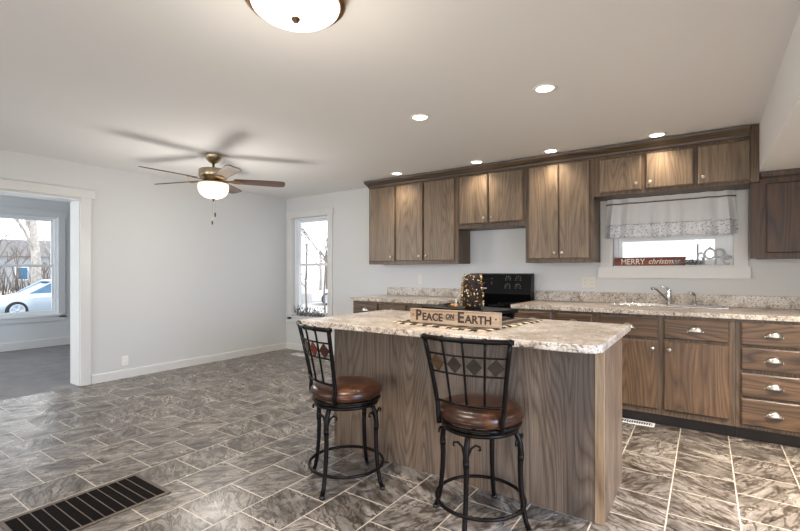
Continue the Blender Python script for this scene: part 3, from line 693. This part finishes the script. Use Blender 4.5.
# black tray with the arrangement
TZ = 1.018
t = thing('serving_tray', 'black raised rectangular tray standing on the striped mat behind the sign', 'tray', (-1.435, 2.96, ZI+.0092), R(-13))
th = TZ-ZI-.0092
MB().box(-.31, .31, -.15, .15, th-.028, th-.012).build('plate', M['black'], t, bevel=.002)
m = MB(); frame_pts = [(-.30, -.15), (.30, -.15), (.30, .15), (-.30, .15)]
zr = th-.0115; m.box(-.32, .32, -.16, -.15, th-.036, zr); m.box(-.32, .32, .15, .16, th-.036, zr); m.box(-.32, -.31, -.15, .15, th-.036, zr); m.box(.31, .32, -.15, .15, th-.036, zr); m.build('rim', M['black'], t, bevel=.002)
for x in (-.29, .29):
    for y in (-.13, .13): MB().box(x-.012, x+.012, y-.012, y+.012, 0, th-.028).build('leg', M['black'], t)
BZ = TZ-.011
t = thing('berry_tree', 'squat decorative tree of dark foliage and cream and gold berries on black tray', 'decoration', (-1.395, 2.95, BZ))
KB = .80
m = MB()
random.seed(3)
m.lathe([(.06, 0), (.072, .02), (.070, .1), (.062, .18), (.052, .232), (.03, .245), (1e-6, .247)], 18)
for k in range(240):
    z = random.uniform(.016, .24); q = random.uniform(0, 2*PI); r = .074-.016*(z/.24)**2
    c = Vector((r*math.cos(q), r*math.sin(q), z)); dv = Vector((math.cos(q+random.uniform(-.8, .8)), math.sin(q), random.uniform(-.6, .6)))
    n = dv.cross(Vector((0, 0, 1))).normalized()*.006; e = c+dv*.022
    m.add([c-n, c+n, e], [(0, 1, 2)])
m.build('foliage', M['foliage'], t)
for nm, mt, cnt in (('cream_berries', M['berry'], 70), ('gold_berries', M['berrygold'], 110), ('maroon_berries', M['berryred'], 80)):
    m = MB()
    for k in range(cnt):
        z = random.uniform(.009, .24); q = random.uniform(0, 2*PI); r = .084-.018*(z/.24)**2
        m.ball((r*math.cos(q), r*math.sin(q), z), random.uniform(.0035, .007), 5)
    o = m.build(nm, mt, t); o['kind'] = 'stuff'
m = MB()
for k in range(7):
    a = R(180+random.uniform(-40, 40)); h_ = random.uniform(.06, .16); o_ = random.uniform(.11, .145)
    m.tube([(.08*math.cos(a), .08*math.sin(a), h_+.06), ((o_-.01)*math.cos(a), (o_-.01)*math.sin(a), h_*.9), (o_*math.cos(a), o_*math.sin(a), h_*.4), ((o_-.02)*math.cos(a), (o_-.02)*math.sin(a), .004)], .0018, 5)
for k in range(14):
    a = R(180+random.uniform(-50, 50)); m.ball((.12*math.cos(a), .12*math.sin(a), random.uniform(.008, .06)), .006, 5)
m.build('wire_lights', M['wire'], t)
t = thing('candle', 'small orange candle lying on black tray beside the berry tree', 'candle', (-1.55, 2.975, BZ))
MB().tube([(-.03, 0, .012), (.03, .004, .012)], .0115, 10).build('wax', M['orange'], t)
MB().tube([(-.03, 0, .012), (-.036, 0, .013)], .0015, 5).build('wick', M['blackmatte'], t)
t = thing('utensil', 'slim black handled utensil lying at the back of the black tray', 'utensil', (-1.62, 3.07, BZ))
MB().tube([(-.045, -.01, .012), (0, 0, .016), (.05, .012, .026)], [.006, .007, .008], 8).build('handle', M['blackmatte'], t)
MB().box(-.075, -.04, -.022, .004, .001, .014).build('head', M['blackmatte'], t, bevel=.003)

# ------------------------------------------------------------------ sink window dressing
CX = -.305
t = thing('window_valance', 'white gathered valance with eyelet lace hem over the sink window', 'curtain', (CX, 4.905, 1.6))
def FOLD(q, tt=0): return 1.5*abs(math.sin(q*.37+.8*math.sin(q*.21)))-.8+.3*math.sin(q*.83+1.3+.5*tt)
def cloth(z0, z1, w0, w1, a0, a1, nu=150, nv=12, ph=0, yo=0, scal=0):
    v = []; f = []
    for j in range(nv+1):
        tt = j/nv; z = z1+(z0-z1)*tt; hw_ = w1+(w0-w1)*tt; am = a1+(a0-a1)*tt
        for i in range(nu+1):
            u = i/nu*2-1; q = u*30+ph
            y = am*FOLD(q, tt)+yo
            zz = z + (scal*abs(math.sin(u*34)) if tt == 1 else 0)+.004*math.sin(u*7)*tt
            v.append((u*hw_+.006*math.sin(q*.7)*tt, y, zz))
    for j in range(nv):
        for i in range(nu): o = j*(nu+1)+i; f.append((o, o+1, o+nu+2, o+nu+1))
    m = MB(); m.add(v, f, True); return m
cl = cloth(.135, .345, .536, .518, .034, .014).build('drape', M['cloth'], t)
rf = cloth(.345, .397, .518, .516, .014, .016, ph=0).build('header_ruffle', M['cloth'], t)
lc = cloth(.0, .137, .542, .535, .036, .034, scal=.014, yo=-.001).build('lace_hem', M['lace'], t)
def line_along(z, hw_, am, ph=0, yo=-.003, nu=150, tt=1):
    return [(hw_*(i/nu*2-1), am*FOLD((i/nu*2-1)*30+ph, tt)+yo, z) for i in range(nu+1)]
m = MB(); m.tube(line_along(.136, .535, .034), .0022, 5); m.build('hem_cord', M['lacetrim'], t)
m = MB(); m.tube(line_along(.345, .518, .014, 0, -.006), .007, 5); m.build('rope_trim', plain('tan_rope', (128, 106, 88), .9, 0, .5, 120), t)
MB().tube([(-.53, .018, .345), (.53, .018, .345)], .006, 8).build('rod', M['bronze_dark'], t)
t = thing('plank_sign', 'narrow red brown plank sign reading MERRY Christmas on the sink window sill', 'sign', (-.46, 4.966, KW[2]+.005), R(0))
MB().box(-.305, .305, 0, .016, 0, .082).build('board', M['redboard'], t, bevel=.002)
for its in ([('MERRY', .078, -.245, .014, 0, .215)], [('christmas', .072, -.005, .018, .35, .27)]):
    o = text_mesh('word', its, M['whitepaint'], t, .0008, .008); o.location.y = -.001
t = thing('sill_sprig', 'grey green leafy sprig lying on sill between plank sign and wire letters', 'sprig', (-.14, 4.962, KW[2]+.005))
def sprig(m, n, wx, hz_, ln, seed):
    random.seed(seed)
    for k in range(n):
        x = random.uniform(-wx, wx); a = random.uniform(.2, PI-.2); l_ = random.uniform(.4, 1)*ln; dy = random.uniform(-.012, .012)
        b = Vector((x, dy, .004)); e = Vector((x+math.cos(a)*l_, dy*1.6, .006+abs(math.sin(a))*min(l_, hz_)))
        m.tube([b, (b+e)/2+Vector((0, 0, .006)), e], [.002, .0016, .001], 4)
m = MB(); sprig(m, 26, .07, .09, .09, 5); m.build('stems', M['twig'], t)
m = MB(); random.seed(9)
for k in range(90):
    c = Vector((random.uniform(-.11, .12), random.uniform(-.016, .016), random.uniform(.004, .075)*random.random()+.004)); q = random.uniform(0, 2*PI)
    d1 = Vector((math.cos(q), .2*math.sin(q*3), math.sin(q)))*.013; d2 = Vector((-math.sin(q), .4, math.cos(q)))*.005
    if (c-d1).z < .001 or (c+d1).z < .001: c.z += .014
    m.add([c-d1, c+d2, c+d1, c-d2], [(0, 1, 2, 3)])
m.build('leaves', M['leafgrey'], t)
t = thing('wire_word', 'grey wire word hope standing on the sink window sill', 'decoration', (.055, 4.968, KW[2]+.005))
m = MB(); r_ = .0082
m.box(-.14, .14, -.008, .012, 0, .005)
m.tube([(-.115, 0, .005), (-.115, 0, .195)], r_, 8)
m.tube([(-.115, 0, .08), (-.105, 0, .108), (-.085, 0, .115), (-.068, 0, .1), (-.065, 0, .006)], r_, 8)
circ = lambda cx_, cz, rx, rz_: [(cx_+rx*math.cos(2*PI*k/20), 0, cz+rz_*math.sin(2*PI*k/20)) for k in range(20)]
m.tube(circ(-.02, .105, .04, .045), r_, 8, True)
m.tube([(-.035, 0, .15), (-.02, 0, .165), (-.005, 0, .15)], r_*.8, 8)
m.tube(circ(.056, .108, .033, .038), r_, 8, True); m.tube([(.022, 0, .14), (.022, 0, .005)], r_, 8)
m.tube([(.086, 0, .05), (.14, 0, .07)]+[(.112+.032*math.cos(q), 0, .05+.038*math.sin(q)) for q in [R(30+d_*30) for d_ in range(0, 10)]], r_, 8)
m.build('letters', M['greymetal'], t)
t = thing('twig_garland', 'dark leafy twig garland lying on the dining window sill', 'garland', (-5.17, YW-.0, DW[2]+.006))
m = MB(); random.seed(21)
for k in range(42):
    x = random.uniform(-.37, .34); a = random.uniform(.15, PI-.15); l_ = random.uniform(.08, .26)*(1.3 if x < -.1 else .8)
    dy = random.uniform(-.008, .03); e = Vector((max(-.385, min(.38, x+math.cos(a)*l_)), dy, .01+math.sin(a)*l_*.75))
    m.tube([(x, dy, .005), ((x+e.x)/2, dy, e.z*.65), e], [.004, .003, .0015], 5)
m.build('twigs', M['twig'], t)
m = MB()
for k in range(150):
    c = Vector((random.uniform(-.37, .37), random.uniform(-.008, .034), .02+.13*random.random()**1.5)); q = random.uniform(0, 2*PI)
    if c.x < -.2: c.z += .04*random.random()
    d1 = Vector((math.cos(q), .15, math.sin(q)))*.02; d2 = Vector((-math.sin(q), .3, math.cos(q)))*.007
    c.x = max(-.37, min(.37, c.x))
    m.add([c-d1, c+d2, c+d1, c-d2], [(0, 1, 2, 3)])
m.build('leaves', M['twig'], t)

# ------------------------------------------------------------------ outlets and floor grilles
def outlet(label, loc, rz, gang=1, mat=None):
    t = thing('wall_outlet', label, 'outlet', loc, rz)      # local face towards -y
    w_ = .036*gang
    MB().box(-w_, w_, -.006, 0, -.058, .058).build('cover_plate', mat or M['white'], t, bevel=.002)
    for g in range(gang):
        x = (g-(gang-1)/2)*.046*1.4
        for z in (-.02, .02):
            o = MB().box(x-.015, x+.015, -.008, -.006, z-.014, z+.014).build('socket', mat or M['white'], t, bevel=.001)
            MB().box(x-.007, x-.005, -.0085, -.008, z-.004, z+.006).box(x+.005, x+.007, -.0085, -.008, z-.004, z+.006).build('slots', M['outletslot'], o)
outlet('white wall outlet low on the long wall right of the doorway', (XL, 2.5, .205), R(-90) if False else R(90), 1)
M['ivory'] = plain('ivory_plastic', (220, 214, 204), .4, 0, .02, 10)
outlet('white wall outlet above the worktop left of the stove', (-3.1, YW, 1.165), 0, 1, M['ivory'])
outlet('white double wall outlet beside the sink window apron', (-1.015, YW, 1.16), 0, 2, M['ivory'])
t = thing('floor_grille', 'large dark bronze return air grille set in the tiled floor', 'floor grille', (-2.735, 1.02, 0))
gx, gy = .185, .312
m = MB(); m.box(-gx-.02, gx+.02, -gy-.02, -gy, 0.0005, .006); m.box(-gx-.02, gx+.02, gy, gy+.02, 0.0005, .006); m.box(-gx-.02, -gx, -gy, gy, 0.0005, .006); m.box(gx, gx+.02, -gy, gy, 0.0005, .006)
m.build('frame', M['grille_frame'], t, bevel=.001)
MB().box(-gx, gx, -gy, gy, .0003, .001).build('duct', M['hole'], t)
m = MB()
for k in range(34):
    x = -gx+2*gx*(k+.5)/34; m.box(x-.0022, x+.0022, -gy, gy, .0012, .0045)
m.build('louvres', M['grille'], t)
m = MB()
for k in range(1, 12): y = -gy+2*gy*k/12; m.box(-gx, gx, y-.0022, y+.0022, .001, .0058)
m.build('cross_bars', M['grille_frame'], t)
def register(label, loc, lx, ly):
    t = thing('floor_register', label, 'floor register', loc)
    m = MB(); m.box(-lx, lx, -ly, -ly+.018, .0004, .005); m.box(-lx, lx, ly-.018, ly, .0004, .005); m.box(-lx, -lx+.018, -ly+.018, ly-.018, .0004, .005); m.box(lx-.018, lx, -ly+.018, ly-.018, .0004, .005)
    m.build('frame', M['white'], t, bevel=.001)
    MB().box(-lx+.018, lx-.018, -ly+.018, ly-.018, .0003, .001).build('duct', M['hole'], t)
    m = MB(); n = 15
    for k in range(n): x = -lx+.018+(2*lx-.036)*(k+.5)/n; m.box(x-.0035, x+.0035, -ly+.018, ly-.018, .0012, .004)
    m.build('louvres', M['white'], t)
register('white floor register against the toe kick by the island end', (-.5, 4.205, 0), .155, .055)
register('white floor register under the dining window', (-5.1, 4.72, 0), .16, .07)

# ------------------------------------------------------------------ ceiling lights
def point(name, loc, power, col, rad, parent):
    d = bpy.data.lights.new(name, 'POINT'); d.energy = power; d.color = col; d.shadow_soft_size = rad
    o = bpy.data.objects.new(name, d); C.objects.link(o); o.location = loc; o.parent = parent; return o
def spot(name, loc, power, col, ang, parent):
    d = bpy.data.lights.new(name, 'SPOT'); d.energy = power; d.color = col; d.shadow_soft_size = .05; d.spot_size = ang; d.spot_blend = 1
    o = bpy.data.objects.new(name, d); C.objects.link(o); o.location = loc; o.parent = parent; return o
WARM = (1, .90, .78)
cans = [(-.869, 2.941, 'recessed ceiling light over the island, on the sink window side'), (-1.835, 2.938, 'recessed ceiling light over the island, on the dining window side'),
        (-.352, 4.50, 'recessed ceiling light in front of the low cabinet over the sink'), (-1.271, 4.50, 'recessed ceiling light in front of the tall two door cabinet'),
        (-2.071, 4.49, 'recessed ceiling light in front of the cabinet above the stove'), (-3.119, 4.46, 'recessed ceiling light in front of the three door cabinet')]
row_lamp = bpy.data.lights.new('row_lamp', 'SPOT'); row_lamp.energy = 27; row_lamp.color = (1, .86, .70); row_lamp.shadow_soft_size = .05; row_lamp.spot_size = R(130); row_lamp.spot_blend = 1
proto = None
for x, y, lb in cans:
    if proto is None:
        proto = thing('recessed_light', lb, 'ceiling light', (x, y, ZC), 0, 'recessed ceiling lights')
        MB().lathe([(.075, 0), (.079, -.002), (.076, -.006), (.060, -.008), (.056, -.004), (.056, 0)], 32).build('trim_ring', M['white'], proto)
        MB().lathe([(1e-6, -.0045), (.055, -.0035), (.055, -.001), (1e-6, -.0005)], 28).build('lens', M['can_lens'], proto)
        spot('lamp', (0, 0, -.02), 55, WARM, R(140), proto)
    else:
        c = copy_tree(proto); c.location = (x, y, ZC); c['label'] = lb
        if y > 4:
            for ch_ in c.children:
                if ch_.type == 'LIGHT': ch_.data = row_lamp
lf = thing('recessed_light', 'added out-of-view recessed fixture in the dropped ceiling beyond the right cabinet', 'ceiling light', (.95, 3.0, ZS), 0, 'recessed ceiling lights')  # fixture added out of view to go with the floor fill spot
for ch_ in proto.children:
    if ch_.type == 'MESH': k_ = ch_.copy(); C.objects.link(k_); k_.parent = lf
# flush dome
t = thing('flush_ceiling_light', 'frosted white dome ceiling light with bronze rim above the camera', 'ceiling light', (-1.445, 1.31, ZC))
t.scale = (.965, .965, .93)
MB().lathe([(.12, 0), (.20, -.004), (.222, -.02), (.226, -.034), (.215, -.05), (.222, -.06), (.213, -.07), (.2, -.076), (.19, -.064)], 48).build('rim', M['bronze'], t)
MB().lathe([(.196, -.068), (.19, -.084), (.165, -.104), (.12, -.121), (.06, -.131), (1e-6, -.133)], 40).build('glass_dome', M['dome'], t)
MB().lathe([(.004, -.13), (.02, -.134), (.019, -.14), (.011, -.145), (.012, -.15), (1e-6, -.155)], 16).build('finial', M['bronze_dark'], t)
point('lamp', (0, 0, -.55), 10, WARM, .12, t)
dl_ = spot('down_lamp', (0, 0, -.2), 120, WARM, R(165), t); dl_.data.shadow_soft_size = .22
# fan
FX, FY = -4.19, 2.68
t = thing('ceiling_fan', 'five blade ceiling fan with brown blades and lit glass bowl', 'ceiling fan', (FX, FY, ZC))
MB().lathe([(.085, 0), (.086, -.012), (.075, -.045), (.045, -.078), (.03, -.085), (.022, -.09)], 32).build('canopy', M['fan_metal'], t)
MB().lathe([(.012, -.085), (.012, -.15)], 12).build('downrod', M['bronze_dark'], t)
MB().lathe([(.03, -.142), (.1, -.148), (.135, -.156), (.142, -.165), (.142, -.225), (.132, -.24), (.10, -.25), (.10, -.262), (.05, -.27)], 40).build('motor_housing', M['fan_metal'], t)
hz = -.262
pt = R(12)
for k in range(5):
    q = R(54+72*k); RM = Matrix.Rotation(q, 4, 'Z')
    T = Matrix.Translation((0, 0, hz)) @ RM @ Matrix.Rotation(-pt, 4, 'X')
    pl = [(.2, -.05), (.24, -.058), (.62, -.072), (.69, -.068), (.715, -.05), (.72, 0), (.715, .05), (.69, .068), (.62, .072), (.24, .058), (.2, .05)]
    b = MB().prism(pl, -.004, .004).build('blade', M['blade'], t)
    b.location = (0, 0, hz); b.rotation_euler = (RM @ Matrix.Rotation(-pt, 4, 'X')).to_euler()
    m = MB(); m.prism([(.09, -.018), (.16, -.014), (.2, -.04), (.26, -.045), (.29, 0), (.26, .045), (.2, .04), (.16, .014), (.09, .018)], -.012, -.0055)
    for sx, sy in ((.215, -.025), (.215, .025), (.262, 0)): m.lathe([(.006, -.012), (.005, -.0155), (1e-6, -.016)], 8, Matrix.Translation((sx, sy, 0)))
    m.build('blade_arm', M['bronze'], b)
MB().lathe([(.06, -.262), (.085, -.275), (.09, -.282), (.14, -.288), (.15, -.296), (.143, -.302)], 36).build('fitter', M['fan_metal'], t)
MB().lathe([(.143, -.298), (.151, -.325), (.148, -.365), (.128, -.408), (.09, -.438), (.045, -.453), (1e-6, -.457)], 36).build('glass_bowl', M['bowl'], t)
MB().lathe([(.004, -.453), (.016, -.457), (.014, -.465), (.006, -.473), (.007, -.479), (1e-6, -.485)], 14).build('finial', M['bronze_dark'], t)
for dx, z1_, z2_ in ((.03, -.60, -.645), (-.02, -.68, -.72)):
    c_ = MB().tube([(dx, -.0, -.44), (dx, 0, z1_)], .0012, 5).build('pull_chain', M['fan_metal'], t)
    MB().lathe([(.003, z1_), (.0075, z1_-.006), (.0085, (z1_+z2_)/2), (.006, z2_), (1e-6, z2_-.002)], 10, Matrix.Translation((dx, 0, 0))).build('fob', M['bronze_dark'], c_)
point('lamp', (0, 0, -.95), 34, (1, .95, .88), .3, t)

# ------------------------------------------------------------------ outside
GZ = -.45
o = struct(MB().box(-60, 30, -30, 60, GZ-.1, GZ).build('floor_yard', M['ground']))
o = MB().box(-25.5, -18.0, -30, 45, GZ+.001, GZ+.02).build('street', M['asphalt']); struct(o); o.name = 'trim_street'
def make_car(label, loc, rz, paint):
    t = thing('car', label, 'car', loc, rz)       # length along y, front towards -y
    def loft(secs, name, mat, parent=t):
        m = MB(); v = []; n = len(secs[0]); f = []
        for s_ in secs: v += s_
        for i in range(len(secs)-1):
            for k in range(n): f.append((i*n+k, i*n+(k+1) % n, (i+1)*n+(k+1) % n, (i+1)*n+k))
        f += [tuple(range(n))[::-1], tuple((len(secs)-1)*n+k for k in range(n))]
        m.add(v, f, True); o = m.build(name, mat, parent); e = o.modifiers.new('es', 'EDGE_SPLIT'); e.split_angle = R(40); return o
    def sec(y, w_, z0, z1): return [(-w_*.9, y, z0), (-w_, y, z0+.12), (-w_, y, z1-.14), (-w_*.86, y, z1), (w_*.86, y, z1), (w_, y, z1-.14), (w_, y, z0+.12), (w_*.9, y, z0)]
    loft([sec(-2.25, .62, .28, .58), sec(-2.15, .78, .22, .68), sec(-1.5, .88, .2, .80), sec(-.9, .9, .2, .90), (sec(.9, .9, .2, .94)), sec(1.6, .88, .2, .97), sec(2.15, .8, .25, .92), sec(2.25, .7, .34, .8)], 'body', paint)
    def g(y, w_, z): return [(-w_-.06, y, .88), (-w_, y, z), (w_, y, z), (w_+.06, y, .88)]
    gh = loft([[(-.78, -1.0, .87), (-.76, -1.0, .89), (.76, -1.0, .89), (.78, -1.0, .87)], g(-.2, .62, 1.36), g(.9, .62, 1.38), [(-.76, 1.75, .92), (-.72, 1.75, .95), (.72, 1.75, .95), (.76, 1.75, .92)]], 'windows', M['carglass'])
    loft([[(-.6, -.3, 1.33), (-.58, -.3, 1.37), (.58, -.3, 1.37), (.6, -.3, 1.33)], [(-.6, .3, 1.4), (-.56, .3, 1.43), (.56, .3, 1.43), (.6, .3, 1.4)], [(-.6, .95, 1.36), (-.58, .95, 1.4), (.58, .95, 1.4), (.6, .95, 1.36)]], 'roof', paint)
    m = MB()
    for sx in (-1, 1): m.tube([(sx*.7, -.96, .92), (sx*.645, -.2, 1.37), (sx*.645, .9, 1.39), (sx*.7, 1.7, .96)], .03, 6); m.tube([(sx*.68, .3, .92), (sx*.635, .3, 1.39)], .03, 6)
    m.build('pillars', paint, t)
    for sx in (-1, 1):
        for y in (-1.38, 1.38):
            T = Matrix.Translation((sx*.8, y, .325)) @ Matrix.Rotation(R(90*sx), 4, 'Y')
            wh = MB().lathe([(.2, -.1), (.3, -.1), (.325, -.06), (.325, .08), (.3, .105), (.22, .11)], 28, T).build('wheel', M['tire'], t)
            m = MB().lathe([(.225, .105), (.222, .125), (.19, .128), (.18, .112)], 24, T); m.lathe([(.05, .105), (.05, .13), (1e-6, .134)], 12, T)
            for k in range(5): m.box(-.028, .028, .03, .2, .1105, .124, T @ Matrix.Rotation(R(72*k), 4, 'Z'))
            m.build('hubcap', M['silver'], wh)
    for sx in (-1, 1): MB().ball((sx*.62, -2.14, .62), .1, 8, (1.2, .6, .5)).build('headlight', M['whitecar'], t)
    return t
make_car('silver car parked on the street outside the carpeted room window', (-20.9, 6.6, GZ+.02), 0, M['silver'])
make_car('white car with blue glass parked outside the dining window', (-15.2, 18.0, GZ), R(-55), M['whitecar'])
def tree(label, loc, h, r, seed, lean=0, mat=None):
    rnd = random.Random(seed); t = thing('bare_tree', label, 'tree', loc, 0); tr = MB(); br = MB()
    def grow(p, d, l_, r_, dep):
        mid = p+d*l_*.5+Vector((rnd.uniform(-.05, .05), rnd.uniform(-.05, .05), 0))*l_; e = p+d*l_
        (tr if dep == 0 else br).tube([p, mid, e], [r_, r_*.85, r_*.66], 7 if dep < 1 else 3, caps=dep == 0)
        if dep >= 5 or r_ < .004: return
        for k in range(4 if dep < 2 else 3 if dep < 4 else 2):
            nd = (d*.9+Vector((rnd.uniform(-1, 1), rnd.uniform(-1, 1), rnd.uniform(-.25, .6)))*.8).normalized()
            grow(p+d*l_*rnd.uniform(.45, 1.), nd, l_*rnd.uniform(.45, .65), r_*.42, dep+1)
    grow(Vector((0, 0, 0)), Vector((lean, 0, 1)).normalized(), h, r, 0)
    tr.build('trunk', mat or M['bark'], t); br.build('branches', mat or M['bark'], t)
M['bark_pale'] = plain('pale_bark', (176, 170, 164), .9, 0, .3, 8)
F_ = Vector((-math.sin(R(34.57)), math.cos(R(34.57)), 0)); R_ = Vector((math.cos(R(34.57)), math.sin(R(34.57)), 0))
for i, (lb, px, dep, h, r, mt) in enumerate([
    ('pale thick bare tree standing just behind the silver car', 33, 21, 4.2, .20, 'bark_pale'), ('slim bare tree at the cut edge of the carpeted room window', -4, 28, 2.8, .10, 'bark'),
    ('bare tree nearest the doorway side of the carpeted room window', 56, 30, 2.9, .12, 'bark_pale'), ('thin bare tree in front of the grey house, beyond the pale thick one', 17, 36, 2.4, .10, 'bark'),
    ('bare tree on the far side of street by the grey house end', 44, 35, 2.5, .11, 'bark'),
    ('slender bare tree nearest the house outside the dining window', 307, 14, 2.6, .035, 'bark'), ('bare tree rising behind the white car outside the dining window', 320, 29, 3.0, .10, 'bark_pale'), ('farthest bare tree beyond the white car and dining window', 327, 40, 3, .12, 'bark'), ('twiggy bare tree close outside the far jamb of the dining window', 326, 12, 2.3, .03, 'bark')]):
    a = (px-400)/443.2; p = F_*dep+R_*(a*dep); tree(lb, (p.x, p.y, GZ), h, r, 40+i, 0, M[mt])
t = thing('bare_thicket', 'thicket of bare brown brush behind the silver car across the street', 'brush', (-30.5, 11.5, GZ))
rnd_ = random.Random(4); m = MB()
for k in range(420):
    y = rnd_.uniform(-5, 5); x = rnd_.uniform(-.5, .5); hh = rnd_.uniform(.7, 2.3); dx, dy = rnd_.uniform(-.35, .35), rnd_.uniform(-.5, .5)
    m.tube([(x, y, 0), (x+dx*.4, y+dy*.4, hh*.6), (x+dx, y+dy, hh)], [.022, .016, .008], 3, caps=False)
m.build('twigs', plain('brown_brush', (98, 84, 74), .9, 0, .3, 5), t)
def house(label, loc, rz, w_, d_, h_, mat, wins):
    t = thing('house', label, 'house', loc, rz)
    MB().box(-w_/2, w_/2, -d_/2, d_/2, 0, h_).build('wall', mat, t)
    m = MB(); m.add([(-w_/2-.3, -d_/2-.3, h_), (w_/2+.3, -d_/2-.3, h_), (w_/2+.3, d_/2+.3, h_), (-w_/2-.3, d_/2+.3, h_), (-w_/2-.3, 0, h_+1.8), (w_/2+.3, 0, h_+1.8)], [(0, 1, 5, 4), (2, 3, 4, 5), (0, 4, 3), (1, 2, 5), (0, 3, 2, 1)]); m.build('roof', M['roof'], t)
    for x, z in wins:
        o = MB().box(x-.5, x+.5, -d_/2-.04, -d_/2, z, z+1.3).build('window', M['vinyl'], t); MB().box(x-.42, x+.42, -d_/2-.05, -d_/2-.04, z+.08, z+1.22).build('pane', M['carglass'], o)
house('grey house with a pitched roof across the street', (-58, 15.5, GZ), R(75), 16, 8, 3.2, M['greyhouse'], [(-6, .9), (-3, .9), (0, .9), (3, .9), (6, .9)])
house('white sided neighbouring house outside the sink window', (1.5, 14.5, GZ), 0, 10, 7, 3.4, M['siding'], [(-3.6, 1.2), (3, 1.2)])
